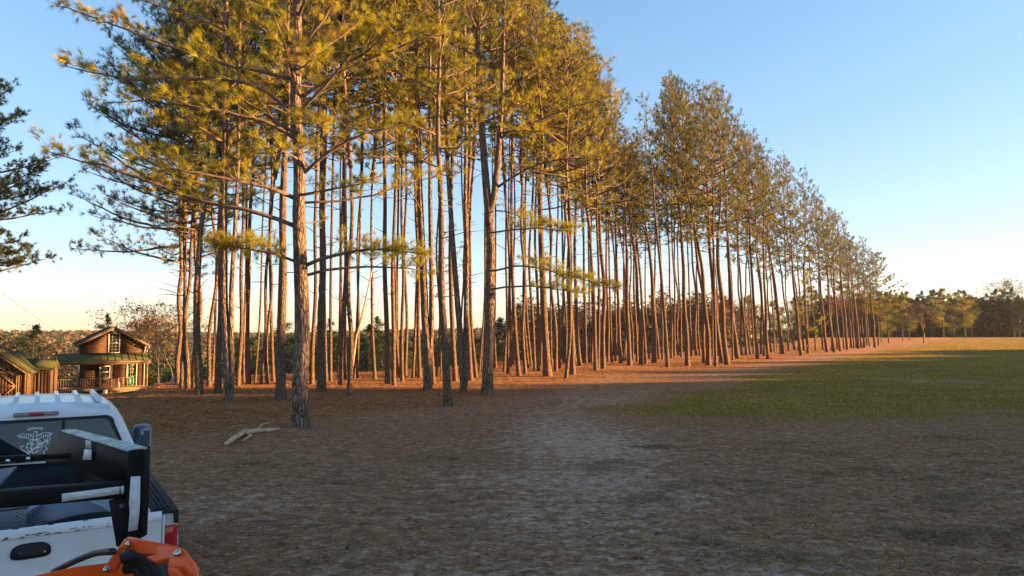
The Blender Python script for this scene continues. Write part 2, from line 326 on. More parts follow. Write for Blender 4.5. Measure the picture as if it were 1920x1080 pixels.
# dead straw, fallen needles and clippings: thin blades lying on the ground
STRAW = leafmat('straw', (.16, .09, .04), (.58, .36, .17), .1, spec=0, rough=.9)
GBLADE = leafmat('grass_blades', (.15, .11, .02), (.60, .38, .085), .35, spec=.02)
NLIT = leafmat('fallen_needles', (.22, .085, .035), (.62, .29, .11), .1, spec=0, rough=.9)
def blades(name, label, n, sampler, L0, w, up, mt):
    x, y, *ex = sampler(n); z = hgt(x, y)+.012+(ex[0] if ex else 0)
    near = np.clip((40-np.hypot(x, y))/30, 0, 1); z = z+near*(.020*fbm(x, y, 1.1, 4)+.016*fbm(x, y, 3.4, 5)+.009*fbm(x, y, 9, 6))
    n = len(x); a = rng.uniform(0, 2*PI, n); L1 = L0*rng.uniform(.4, 1.3, n); e = rng.uniform(0, up, n)
    d = np.stack([np.cos(a)*np.cos(e), np.sin(a)*np.cos(e), np.sin(e)], -1)*L1[:, None]; b0 = np.stack([x, y, z-.006], -1)
    s = np.stack([-np.sin(a), np.cos(a), rng.uniform(-.6, .6, n)], -1)*w*(1+np.hypot(x, y)[:, None]*.04)
    mid = b0+d*.5+np.array([0, 0, 1])*L1[:, None]*.08
    v = np.stack([b0-s, b0+s, mid+s*.8, mid-s*.8, b0+d+s*.2, b0+d-s*.2], 1).reshape(-1, 3)
    i = np.arange(n)[:, None]*6; q = np.concatenate([i+np.array([[0, 1, 2, 3]]), i+np.array([[3, 2, 4, 5]])])
    m = M(); m.add(v, q=q, att=np.repeat(np.clip(rng.normal(.5, .25, n)+.25*fbm(x, y, .8, 7), 0, 1), 6))
    o = m.build(name, mt); tag(o, label, None, kind='stuff')
def polar(n, r0, r1, p=1.0, a0=-38, a1=38):
    r = r0*(r1/r0)**rng.uniform(0, 1, n)**p; a = np.radians(rng.uniform(a0, a1, n)); return r*np.sin(a), r*np.cos(a)
def s_straw(n):
    x, y = polar(n, 4.5, 26, .9); g, tr, s = masks(x, y)
    keep = rng.uniform(0, 1, n) < np.clip(.10+.55*smooth01((x-1.5-.0*y+fbm(x, y, .6, 8)*2.2)/4), 0, 1)*(1-g)*(1-.7*s)*(.2+.8*(fbm(x, y, 1.7, 9)+.6*fbm(x, y, .5, 2) > .0)); return x[keep], y[keep]
blades('dry_straw', 'dry straw and clippings strewn over the bare dirt at lower right', 230000, s_straw, .12, .0017, .5, STRAW)
def s_heap(n):
    g = np.random.default_rng(77); cs_ = [(1780, 822, .45), (1155, 868, .3), (1120, 880, .3), (1895, 852, .4), (1700, 1000, .3), (1850, 930, .4), (1500, 960, .25), (1330, 905, .25), (1650, 880, .35), (1560, 850, .3), (640, 905, .2), (900, 985, .2), (1880, 1010, .4), (1420, 1040, .25), (1220, 930, .2), (830, 860, .3), (470, 870, .25)]
    cs_ += [(g.uniform(1150, 1950), g.uniform(830, 1060), g.uniform(.12, .3)) for _ in range(26)]
    X = []; Y = []; Z = []
    for px, py, r in cs_:
        c = G(px, py); k = int(330*(r/.3)**1.3*n); dx = g.normal(0, r, k); dy = g.normal(0, r*.6, k); dx = dx+.3*r*np.sin(dy*9+px); X.append(c[0]+dx); Y.append(c[1]+dy); Z.append(g.uniform(0, .12*r, k)*np.exp(-(dx/r)**2-(dy/r/.6)**2))
    return np.concatenate(X), np.concatenate(Y), np.concatenate(Z)
blades('straw_heaps', 'low dark heaps of raked straw on the dirt toward the lower right', 1, s_heap, .14, .0020, .45, leafmat('dark_straw', (.14, .085, .05), (.52, .33, .18), .1, spec=0, rough=.9))
def s_grass(n):
    x, y = polar(n, 17, 260, .8, 0, 38); g, tr, s = masks(x, y); keep = rng.uniform(0, 1, n) < g*(1-.8*s)*.9; return x[keep], y[keep]
blades('short_grass', 'short green grass of the field right of the pines', 190000, s_grass, .10, .004, 1.3, GBLADE)
def s_lit(n):
    x, y = polar(n, 12, 140, .8, -34, 32); g, tr, s = masks(x, y); keep = rng.uniform(0, 1, n) < smooth01((np.hypot(x, y)-12)/5)* tr*(.3+.7*(fbm(x, y, .9, 3) > -.2)); return x[keep], y[keep]
blades('pine_straw', 'reddish fallen pine needles carpeting the ground under the stand', 230000, s_lit, .20, .004, .22, NLIT)
def twig_litter():
    x, y = polar(2600, 5, 45, .8, -36, 38); g, tr, s = masks(x, y); k = rng.uniform(0, 1, len(x)) < (.25+.75*tr)*(1-.8*g); x = x[k]; y = y[k]; n = len(x)
    z = hgt(x, y)+.02; a = rng.uniform(0, 6.28, n); L = rng.uniform(.06, .34, n)**1.3*1.6; d = np.stack([np.cos(a), np.sin(a), rng.uniform(-.02, .15, n)], -1)*L[:, None]; p = np.stack([x, y, z], -1)
    m = M(); mid = p+d*.5+rng.normal(0, .02, (n, 3)); m.sticks(p, mid, .008, .007); m.sticks(mid, p+d, .007, .003)
    c = rng.uniform(0, 1, n) < .22; m.cards(p[c]+[0, 0, .01], .045, mi=1, flat=.1)
    o = m.build('twig_litter', [LIMB, DEADWOOD]); tag(o, 'broken twigs and bark chips scattered on the dirt and litter', None, kind='stuff')
twig_litter()
def clods():
    x, y = polar(9000, 4.5, 40, 1, -36, 38); g, tr, s = masks(x, y); k = (rng.uniform(0, 1, len(x)) < (.9-.7*s)*(1-.85*g)*np.clip(.5+.6*fbm(x, y, .7, 8), .1, 1)); x = x[k]; y = y[k]; n = len(x)
    near = np.clip((40-np.hypot(x, y))/30, 0, 1); z = hgt(x, y)+near*(.020*fbm(x, y, 1.1, 4)+.016*fbm(x, y, 3.4, 5)+.009*fbm(x, y, 9, 6))
    base = np.array([[1, 0, 0], [.5, .87, 0], [-.5, .87, 0], [-1, 0, 0], [-.5, -.87, 0], [.5, -.87, 0], [.45, .3, .8], [-.5, .25, .7], [.0, -.5, .75]])
    f = np.array([[0, 1, 6], [1, 2, 7], [1, 7, 6], [2, 3, 7], [3, 4, 8], [3, 8, 7], [4, 5, 8], [5, 0, 6], [5, 6, 8], [6, 7, 8]])
    sz = np.clip(rng.gamma(2, .006, n)+.005, 0, .03); a = rng.uniform(0, 6.28, n); v = base[None]*rng.uniform(.6, 1.3, (n, 9, 3))*sz[:, None, None]*np.array([1, 1, .7])
    ca, sa = np.cos(a)[:, None], np.sin(a)[:, None]; v = np.stack([v[..., 0]*ca-v[..., 1]*sa+x[:, None], v[..., 0]*sa+v[..., 1]*ca+y[:, None], v[..., 2]+z[:, None]-.004], -1)
    m = M(); m.add(v.reshape(-1, 3), t=(f[None]+np.arange(n)[:, None, None]*9).reshape(-1, 3), att=np.repeat(rng.uniform(0, 1, n), 9))
    o = m.build('dirt_clods', [leafmat('clod_dirt', (.07, .045, .03), (.42, .28, .18), 0, spec=0, rough=1)]); tag(o, 'small dirt clods and crumbs scattered over the yard', None, kind='stuff')
clods()
# ---------------------------------------------------------------- trees
def limb_build(m, pts, r0, r1, T, mi=0, tube_only=False, into=None):
    """limb tube plus side branches; T = dict of tuft settings; tufts gathered in T['c'], T['d']"""
    pts = np.asarray(pts, float); n = len(pts)
    seg = np.linalg.norm(np.diff(pts, axis=0), axis=1); cum = np.concatenate([[0], np.cumsum(seg)]); L = cum[-1]
    k = max(5, int(L/.45)); tt = np.linspace(0, L, k)
    p = np.stack([np.interp(tt, cum, pts[:, i]) for i in range(3)], -1)
    for _ in range(2): p[1:-1] = (p[:-2]+2*p[1:-1]+p[2:])/4
    w = rng.normal(0, .035, (k, 3))*np.linspace(0, 1, k)[:, None]**.5*min(1, L/3); p = p+w
    r = r0*(1-np.linspace(0, 1, k))**.8*(1-r1/r0)+r1
    (into or m).tube(p, r, T.get('k', 5), mi=mi, cap=True)
    a0 = []; a1 = []; rr = []; step = T['step']; s = T['start']*L; sgn = 1
    Tn = np.gradient(p, axis=0); Tn /= np.linalg.norm(Tn, axis=1)[:, None]+1e-9
    while s < L*.99:
        f = s/L; c = np.array([np.interp(s, tt, p[:, i]) for i in range(3)]); t = Tn[min(k-1, int(f*k))]
        lat = np.cross(t, [0, 0, 1]); lat /= np.linalg.norm(lat)+1e-9; upv = np.array([0, 0, 1.])
        d = t*rng.uniform(.5, 1)+lat*sgn*rng.uniform(.35, 1.0)+upv*rng.uniform(-.15, .55); d /= np.linalg.norm(d); sgn = -sgn
        l = T['sec']*(1-.55*f)*rng.uniform(.5, 1.2)
        mid = c+d*l*.55; end = mid+(d+np.array([0, 0, .35]))*l*.45
        a0 += [c, mid]; a1 += [mid, end]; rr += [.22*r0*(1-f)+.005, .005]
        T['c'] += [end, end+rng.normal(0, .09, 3), end+rng.normal(0, .09, 3), mid+(end-mid)*.6+rng.normal(0, .06, 3)]; T['d'] += [end-mid]*4
        nt_ = T['tw']
        for _ in range(nt_):
            g = rng.uniform(.25, 1); q = c+d*l*g if g < .55 else mid+(end-mid)*(g-.55)/.45
            td = d*rng.uniform(.2, 1)+rng.normal(0, .55, 3)+np.array([0, 0, .22]); td /= np.linalg.norm(td)+1e-9; tl = T['twl']*rng.uniform(.4, 1.1)
            a0.append(q); a1.append(q+td*tl); rr.append(.004); T['c'].append(q+td*tl); T['d'].append(td)
            if rng.uniform() < .1: T['c'].append(q+td*tl*.45); T['d'].append(td)
        s += step*rng.uniform(.7, 1.3)
    T['c'].append(p[-1]); T['d'].append(Tn[-1])
    (into or m).sticks(np.array(a0), np.array(a1), np.array(rr)*T.get('thick', 1), np.array(rr)*.6*T.get('thick', 1), mi=mi)
def crown_mesh(name, Hc, R, nl, seed, n=16, NL=.23, NW=.021, need=None, sparse=1.0, low=.35, flat=0.0, bias=None, sec=1.0, tw=4, step=.42, trunk_r=.11, shape=.45):
    """crown round a straight leader from z=0 to Hc: leader, limbs, needles in one mesh"""
    global rng
    keep = rng; rng = np.random.default_rng(seed)
    m = M(); T = dict(step=step, start=.28, sec=sec, tw=tw, twl=.36, c=[], d=[], k=4)
    zz = np.linspace(0, Hc*.97, 9); off = np.cumsum(rng.normal(0, .05, (9, 2)), 0); off[0] = 0
    lead = np.column_stack([off, zz]); m.tube(lead, np.linspace(trunk_r, .02, 9), 7, cap=False)
    az = rng.uniform(0, 6.28)
    for i in range(nl):
        f = (i+rng.uniform(0, .8))/nl; f = min(f, .985)
        az += 2.4+rng.uniform(-.5, .5); a = az
        prof = (low+(1-low)*min(1, f/.35))*(1-max(0, f-shape)/(1-shape))**.75
        ln = R*prof*rng.uniform(.6, 1.15)+.35
        if bias is not None:
            da = math.cos(a-bias[0]); ln *= 1+bias[1]*da
            if da < -.3 and rng.uniform() < bias[1]: continue
        el = math.radians(-5+55*f+rng.uniform(-12, 14))
        c = np.array([np.interp(f*Hc, zz, lead[:, j]) for j in range(3)])
        hz = np.array([math.cos(a), math.sin(a), 0]); up = np.array([0, 0, 1.])
        p1 = c+ln*.5*(hz*math.cos(el)+up*math.sin(el)); p2 = p1+ln*.5*(hz*math.cos(el+.25)+up*math.sin(el+.25))
        limb_build(m, [c, p1, p2], .018+.011*ln, .008, T)
    T['c'].append(lead[-1]); T['d'].append([0, 0, 1])
    c = np.array(T['c']); d = np.array(T['d']); k = (rng.uniform(0, 1, len(c)) < sparse*.74); c = c[k]; d = d[k]+np.array([0, 0, .12])
    ti = np.clip(.45+.42*np.sin(c[:, 0]*1.5+seed)*np.sin(c[:, 2]*1.7+2*seed+c[:, 1])+rng.normal(0, .2, len(c)), 0, 1)
    m.needles(c, d, n, NL, NW, tint=ti)
    me = m.mesh(name, [LIMB, need or NEED]); rng = keep
    return me
CROWN_H = 10.0
CROWNS = [crown_mesh('crown', CROWN_H, R, nl, 100+i, sparse=sp, tw=tw, low=lw) for i, (R, nl, sp, tw, lw) in enumerate(
    [(3.0, 34, .9, 4, .5), (2.6, 30, .95, 4, .4), (3.3, 36, .85, 4, .5), (2.3, 30, .9, 4, .4), (2.8, 28, .7, 4, .6), (3.0, 38, .9, 4, .3), (2.2, 26, .75, 3, .5), (2.7, 34, .95, 4, .4)])]
RCROWNS = [crown_mesh('crown', CROWN_H, R, nl, 160+i, sparse=.95, low=.5, need=NEEDR) for i, (R, nl) in enumerate([(2.8, 30), (3.2, 34), (2.4, 28), (2.9, 26)])]
SHADED_CROWNS = [crown_mesh('crown', CROWN_H, R, nl, 140+i, sparse=1.0, low=.6, need=DARKNEED) for i, (R, nl) in enumerate([(2.6, 30), (2.9, 34), (2.3, 28)])]  # inner crowns: shade within the stand put into a darker needle colour
def trunk_mesh(h1, r0, r1, lean, seed, stubs=6, k=10, matl=None, flare=1.3, fine=False):
    """trunk from ground to crown base h1; ends along lean vector (dx,dy per metre). Returns mesh, top point, top direction"""
    global rng
    keep = rng; rng = np.random.default_rng(seed)
    n = 40 if fine else 18; t = np.linspace(0, 1, n); z = t*h1-.15*(1-t)
    bx = rng.normal(0, .09, 2); cv = rng.normal(0, .012*h1, 2)
    x = lean[0]*h1*t+cv[0]*np.sin(PI*t)+bx[0]*np.sin(3*PI*t)*t*(1-t)*3; y = lean[1]*h1*t+cv[1]*np.sin(PI*t)+bx[1]*np.sin(3*PI*t+1)*t*(1-t)*3
    p = np.column_stack([x, y, z]); r = r0+(r1-r0)*t; r = r*(1+(flare-1)*np.exp(-z.clip(0)/.35))
    m = M(); m.tube(p, r, k, cap=False, jag=.05 if fine else .03)
    for i in range(stubs):
        f = rng.uniform(.35, .98); c = np.array([np.interp(f, t, p[:, j]) for j in range(3)]); a = rng.uniform(0, 6.28); l = rng.uniform(.4, 2.4)*f
        d = np.array([math.cos(a), math.sin(a), rng.uniform(-.1, .6)]); mid = c+d*l*.6; e = mid+np.array([d[0]+rng.normal(0, .4), d[1]+rng.normal(0, .4), d[2]-.1])*l*.4
        m.tube([c, mid, e], [.022, .014, .006], 4, mi=1)
        if rng.uniform() < .6: m.tube([mid, mid+rng.normal(0, .35, 3)*l*.6], [.01, .004], 3, mi=1)
    me = m.mesh('trunk', [matl or BARK, LIMB], True); d = p[-1]-p[-3]; d /= np.linalg.norm(d); rng = keep
    return me, p[-1], d
def pine(px, py, w, px2, top_y, label, group='tall pines of the planted stand', ci=None, d=None, seed=None, cbf=.52, name='pine_tree', crown=None, stubs=6, fine=False, matl=None, crx=1.0):
    """px,py base pixel, w trunk width in px at breast height, px2 = pixel x of the trunk 200 px up, top_y pixel row of the top"""
    g = G(px, py) if d is None else P(px, py, d)
    x, y = g[0], g[1]; z0 = H(x, y); seed = seed or int(px*13+py)
    r = np.random.default_rng(seed)
    ty = ray(px, top_y); Ht = CAMH+(ty[2]/ty[1])*y-z0
    Ht = max(6, Ht)
    up = P(px2, py-200, y)[0]-P(px, py-200, y)[0]; dz = P(px, py-200, y)[2]-z0
    lean = (up/max(dz, 1.)*1.0, r.normal(0, .006))
    lean = (float(np.clip(lean[0], -.25, .25)), lean[1])
    r0 = w*y/F/2; hc = Ht*(1-cbf); h1 = Ht-hc
    e = empty(name, (x, y, z0)); tag(e, label, 'pine tree', group)
    me, tp, td = trunk_mesh(h1, r0, r0*.62, lean, seed, stubs, matl=matl, fine=fine)
    link('trunk', me, e)
    cme = crown or CROWNS[r.integers(len(CROWNS)) if ci is None else ci]
    o = link('crown', cme, e); s = hc/CROWN_H; o.location = tp; o.scale = (max(.75, min(1.15, s))*crx,)*2+(s,)
    q = Vector((0, 0, 1)).rotation_difference(Vector(td)); o.rotation_euler = (q.to_matrix() @ Matrix.Rotation(r.uniform(0, 6.28), 3, 'Z')).to_euler()
    return e
# silhouette of the stand's tops, photo pixels
EX = [300, 360, 420, 600, 900, 1000, 1040, 1080, 1110, 1140, 1160, 1190, 1232, 1247, 1262, 1280, 1300, 1370, 1395, 1430, 1460, 1500, 1550, 1575, 1600, 1640, 1660]
EY = [30, -30, -120, -190, -120, -50, 25, 40, 95, 150, 222, 245, 252, 195, 150, 140, 150, 165, 190, 265, 280, 300, 345, 385, 415, 455, 480]
def env(px): return float(np.interp(px, EX, EY))
# rows: px, base y, width px, px 200 rows higher, label
FRONT = [
 (340, 732, 8, 338, 'slender pine at the left edge of the stand, nearest the cabin'),
 (363, 731, 9, 360, 'slender pine between the leftmost edge pine and a stout lit trunk'),
 (375, 743, 15, 371, 'stout sunlit pine trunk right beside the two slender left edge pines'),
 (408, 740, 12, 406, 'sunlit pine just left of the dark trunk that shades its base'),
 (446, 727, 8, 446, 'dark narrow pine trunk right of the shaded stout one at left'),
 (489, 723, 6.5, 494, 'thin sunlit pine leaning right, on the crest left of the brightly barked stout trunk'),
 (502, 722, 6, 505, 'thin pine with a bright right side, just right of the right leaning one'),
 (527, 752, 18, 526, 'stout shaded pine directly left of the largest foreground pine'),
 (585, 722, 8, 586, 'slim pine just right of the largest foreground pine'),
 (603, 736, 15, 601, 'straight stout pine standing second to the right of the largest pine'),
 (640, 711, 6, 641, 'thin sunlit pine at the ridge with the green valley trees behind it'),
 (655, 742, 10, 653, 'dark shaded pine with its base out in front of the sunlit litter'),
 (703, 711, 6, 698, 'lone dark pine at the ridge beside the leaning dead stem'),
 (727, 720, 10, 722, 'single evenly lit pine in the gap right of the leaning dead stem'),
 (754, 715, 7, 752, 'pine with a dark foot in the cluster right of the gap'),
 (787, 708, 7, 781, 'pine leaning left at the right end of the thin ridge cluster'),
 (840, 760, 16, 832, 'shaded nearest pine in the middle with blue grey bark, leaning left'),
 (854, 713, 10, 850, 'bright orange lit pine between the leaning grey trunk and the crossing stems'),
 (883, 712, 9, 881, 'dark pine standing just behind the thick forked pine'),
 (893, 707, 7, 890, 'thin lit pine right behind the dark one near the forked pine'),
 (952, 701, 6, 947, 'thin lit pine in the open gap right of the thick forked pine'),
 (973, 704, 8, 966, 'pine leaning slightly left with a black foot, right of the gap'),
 (985, 701, 7, 982, 'narrow pine with lit right side beside the black footed one'),
 (1027, 705, 15, 1019, 'stout dark pine standing behind the low green boughs'),
 (1042, 697, 7, 1034, 'slim leaning pine touching the stout dark one from the right'),
 (1074, 702, 11, 1071, 'thick pine with a pink lit edge, in front of the row at mid photo'),
 (1087, 687, 8, 1083, 'dark pine close behind the thick pink edged trunk'),
 (1117, 695, 8, 1110, 'pine whose right edge glows, left of a pair at the litter edge'),
 (1131, 692, 9, 1127, 'pine with peeling lit foot at the litter edge'),
 (1164, 681, 7, 1158, 'pine leaving a lit fan of thin stems on its right'),
 (1181, 685, 9, 1178, 'dark pine below the rusty tip of the lowest bough'),
 (1202, 683, 8, 1191, 'pine leaning left right of the rusty bough tip'),
 (1211, 681, 6, 1199, 'thin left leaning pine, close neighbour of the thicker leaning one'),
 (1226, 679, 9, 1220, 'dark pine with a black lower trunk before the brown brush'),
 (1252, 687, 7, 1238, 'thin forward standing pine with strong left lean at the grass end of the litter'),
 (1289, 684, 9, 1283, 'pine with a broad dark side standing forward beside the first tall tops'),
 (1320, 679, 7, 1308, 'left stem of a close pair with slanting bright edges'),
 (1328, 683, 9, 1314, 'right stem of a close pair with a dirt mound at its foot'),
 (1354, 680, 8, 1338, 'leaning pine left of a thick straight one, before the rusty tree'),
 (1364, 682, 10, 1352, 'thick straight pine beside the rusty leaved tree'),
 (1383, 672, 8, 1370, 'thick pine before the dark wood, curving left high up'),
 (1400, 665, 5, 1388, 'thin pine paired with a twin before the dark wood'),
 (1420, 673, 6, 1411, 'slim pine standing out on the litter toward the grass'),
 (1440, 673, 6, 1436, 'straight slim pine forward of the little brown shrub'),
 (1467, 663, 8, 1448, 'bowed pine with a flared foot right of the brown shrub'),
 (1490, 655, 4, 1462, 'strongly slanting thin pine right of the bowed trunk'),
 (1502, 665, 6, 1487, 'curved pine right of the slanting thin stem'),
 (1516, 662, 6, 1510, 'straight pine in front of the yellow green sapling'),
 (1551, 660, 6, 1536, 'pine with a low dirt mound round its foot near the right end'),
 (1565, 661, 5, 1553, 'thin pine just right of the mound footed pine'),
 (1576, 658, 4.5, 1563, 'narrow pine before the final cluster of the row'),
 (1589, 655, 5, 1576, 'left leaning pine starting the final cluster of the row'),
 (1610, 654, 5, 1598, 'pine in the middle of the final cluster of the row'),
 (1620, 651, 4, 1611, 'pine at the right side of the final cluster of the row'),
 (1641, 651, 4.5, 1630, 'last tall pine of the row with sparse crown reaching right'),
]
BACK = [(352, 728, 6), (392, 728, 7), (398, 722, 5), (457, 719, 4), (467, 720, 5), (478, 720, 4), (513, 718, 6), (519, 715, 4), (550, 712, 4), (593, 715, 4), (612, 715, 5), (620, 717, 6), (634, 709, 3.5),
 (647, 712, 5), (669, 711, 5), (664, 712, 4), (735, 714, 4), (746, 704, 5), (750, 708, 4), (760, 704, 6), (774, 707, 5), (779, 706, 4), (813, 720, 7), (818, 706, 4), (862, 702, 4), (898, 700, 4), (902, 697, 4), (925, 692, 4), (930, 691, 3.5),
 (945, 698, 5), (958, 690, 4), (962, 686, 4), (991, 692, 4), (996, 690, 5), (1003, 696, 6), (1009, 697, 6), (1014, 688, 4), (1034, 686, 4), (1049, 692, 4.5), (1057, 680, 5), (1061, 683, 4), (1065, 681, 4), (1080, 684, 4), (1093, 682, 4.5), (1099, 682, 4.5), (1104, 681, 4),
 (1109, 680, 5), (1123, 679, 4), (1140, 678, 5), (1147, 679, 4.5), (1153, 677, 4.5), (1169, 677, 4), (1174, 676, 4), (1187, 675, 4), (1195, 677, 5), (1198, 674, 3.5), (1217, 673, 3.5), (1236, 673, 5), (1242, 674, 4), (1259, 672, 4.5), (1265, 670, 4), (1272, 668, 4),
 (1278, 671, 4), (1296, 669, 4), (1305, 667, 5), (1313, 668, 4), (1336, 669, 3.5), (1345, 667, 3), (1374, 675, 4), (1378, 667, 3.5), (1391, 665, 4), (1407, 664, 4), (1413, 662, 3.5), (1427, 663, 4), (1433, 666, 5), (1446, 660, 4), (1452, 659, 3), (1478, 657, 3), (1497, 658, 4), (1507, 657, 4),
 (1530, 656, 3), (1543, 655, 3), (1560, 657, 3.5), (1570, 654, 3), (1583, 653, 3), (1596, 652, 3.5), (1601, 652, 3), (1606, 651, 3), (1615, 651, 3.5), (1626, 647, 3.5), (1631, 649, 3)]
rr = random.Random(3)
EDGE_L = {340: (2.6, -.6), 363: (1.0, 0)}
for i, (px, py, w, px2, lab) in enumerate(FRONT):
    t = env(px)+rr.uniform(0, 28) if px > 1000 else env(px)+rr.uniform(0, 80)
    pine(px, py, w, px2, t, lab, group='front pines of the planted stand', cbf=rr.uniform(.44, .56) if px > 420 else .42, fine=w > 12, stubs=8, crx=.80 if px > 1240 else 1.0, crown=rr.choice(RCROWNS) if px > 1350 or rr.random() < .2 else None)
for i, (px, py, w) in enumerate(BACK):
    t = env(px)+rr.uniform(8, 60)
    if px < 460: lab, g = 'thin pine far inside the left end of the stand', 'inner pines at the left end of the stand'
    elif px < 830: lab, g = 'thin back row pine against the sky on the ridge, left half of the stand', 'back row pines on the ridge'
    elif px < 1110: lab, g = 'thin inner pine crowded behind the forked pine and low boughs', 'inner pines behind the forked pine'
    elif px < 1340: lab, g = 'thin inner pine before the brown brush, middle of the stand', 'inner pines before the brown brush'
    elif px < 1535: lab, g = 'thin inner pine in front of the dark wood and rusty tree', 'inner pines before the dark wood'
    else: lab, g = 'thin pine inside the far right cluster of the stand', 'inner pines of the far cluster'
    lean = -(px-960)/640*9*rr.uniform(.4, 1.3) if px > 960 else rr.uniform(-3, 3)
    pine(px, py, w, px+lean, t, lab, group=g, cbf=(rr.uniform(.56, .78) if 380 < px < 1010 else rr.uniform(.50, .66)) if px < 1250 else rr.uniform(.36, .54), stubs=5, crx=.82 if px > 1240 else 1.0, crown=rr.choice(SHADED_CROWNS+[None]) if px < 1300 else rr.choice(RCROWNS))
# ---------------------------------------------------------------- near pines with limbs placed one by one
def path(ppx, d0, d1):
    n = len(ppx); return [P(a, b, d0+(d1-d0)*i/(n-1)) for i, (a, b) in enumerate(ppx)]
def hero(base, trunk_px, w0, w1, limbs, label, rnd, name='pine_tree', stems=None, tuft=(40, .21, .0065), group=None, seed=5):
    """trunk_px: pixel polyline base to top; limbs: (pixel path, end depth, r0, settings)"""
    global rng
    keep = rng; rng = np.random.default_rng(seed)
    g = G(*base); d = g[1]; z0 = H(g[0], g[1]); org = np.array([g[0], g[1], z0])
    e = empty(name, org); tag(e, label, 'pine tree', group)
    pts = np.array([P(a, b, d) for a, b in trunk_px]); pts[0, 2] = z0-.2
    cum = np.concatenate([[0], np.cumsum(np.linalg.norm(np.diff(pts, axis=0), axis=1))]); L = cum[-1]; n = 90
    tt = np.linspace(0, L, n); p = np.stack([np.interp(tt, cum, pts[:, i]) for i in range(3)], -1)
    for _ in range(4): p[1:-1] = (p[:-2]+2*p[1:-1]+p[2:])/4
    k = 40; R = (w0+(w1-w0)*(tt/L)**1.1)*d/F/2; R = R*(1+.30*np.exp(-tt/.35))
    a = np.arange(k)*2*PI/k
    z = p[:, 2][:, None]; A = a[None]
    rid = .022*np.sin(A*9+1.7*np.sin(z*2.3)+z*.7)+.018*np.sin(A*17+2*np.sin(z*4.1)+3)+.015*np.sin(z*9+4*np.sin(A*3))+rng.normal(0, .012, (n, k))
    rad = R[:, None]*(1+rid+.10*np.exp(-tt/.3)[:, None]*np.cos(A*4+1))
    v = np.stack([p[:, 0][:, None]+rad*np.cos(A), p[:, 1][:, None]+rad*np.sin(A), np.broadcast_to(z, rad.shape)], -1)-org
    i = np.arange(n-1)[:, None]*k; j = np.arange(k)[None]; j2 = (j+1) % k
    tm = M(); tm.add(v.reshape(-1, 3), q=np.stack([i+j, i+j2, i+k+j2, i+k+j], -1).reshape(-1, 4))
    cm = M(); T = dict(step=.26, start=.18, sec=1.0, tw=5, twl=.30, c=[], d=[], k=7)
    lmesh = []
    for pathpx, d1, r0, kw in limbs:
        pp = np.array(path(pathpx, d, d+d1))-org
        T2 = dict(T); T2.update(kw); lm = M(); limb_build(None, pp, r0*.8, .010, T2, into=lm); lmesh.append(lm)
    nl, f0, f1, RR, Hs = rnd
    az = 1.0
    for q in range(nl):
        f = f0+(f1-f0)*(q+rng.uniform(0, .7))/nl; c = np.array([np.interp(f*L, tt, p[:, jj]) for jj in range(3)])-org; az += 2.4+rng.uniform(-.4, .4)
        ln = RR*(1-.55*max(0, (f-.5)/.5))*rng.uniform(.6, 1.1); el = math.radians(rng.uniform(-2, 22)+28*f)
        hz = np.array([math.cos(az), math.sin(az)*Hs, 0]); up = np.array([0, 0, 1.])
        p1 = c+ln*.5*(hz*math.cos(el)+up*math.sin(el)); p2 = p1+ln*.5*(hz*math.cos(el+.15)+up*math.sin(el+.15))
        lm = M(); limb_build(None, [c, p1, p2], .026+.011*ln, .010, T, into=lm); lmesh.append(lm)
    if stems:
        for sp, ws in stems:
            q = np.array([P(a_, b_, d) for a_, b_ in sp])-org; tm.tube(np.vstack([q[0], (q[0]+q[1])/2, q[1:]]) if len(q) < 3 else q, np.linspace(ws[0], ws[1], len(q) if len(q) > 2 else 3)*d/F/2, 14, cap=False, jag=.04)
    tm.build('trunk', [BARKN], e, True)
    for lm in lmesh: lm.build('limb', [LIMB], e, True)
    c = np.array(T['c']); dd = np.array(T['d'])+np.array([0, 0, .06]); kk = rng.uniform(0, 1, len(c)) < .72; c = c[kk]; dd = dd[kk]
    ti = np.clip(.5+.4*np.sin(c[:, 0]*1.9+c[:, 1])*np.sin(c[:, 2]*1.7)+rng.normal(0, .2, len(c)), 0, 1)
    cm.needles(c, dd, tuft[0], tuft[1], tuft[2], spread=.75, mi=0, tint=ti); cm.build('crown', [NEEDN], e)
    rng = keep; return e
DN = dict(step=.26, start=.18, sec=.9, tw=5)
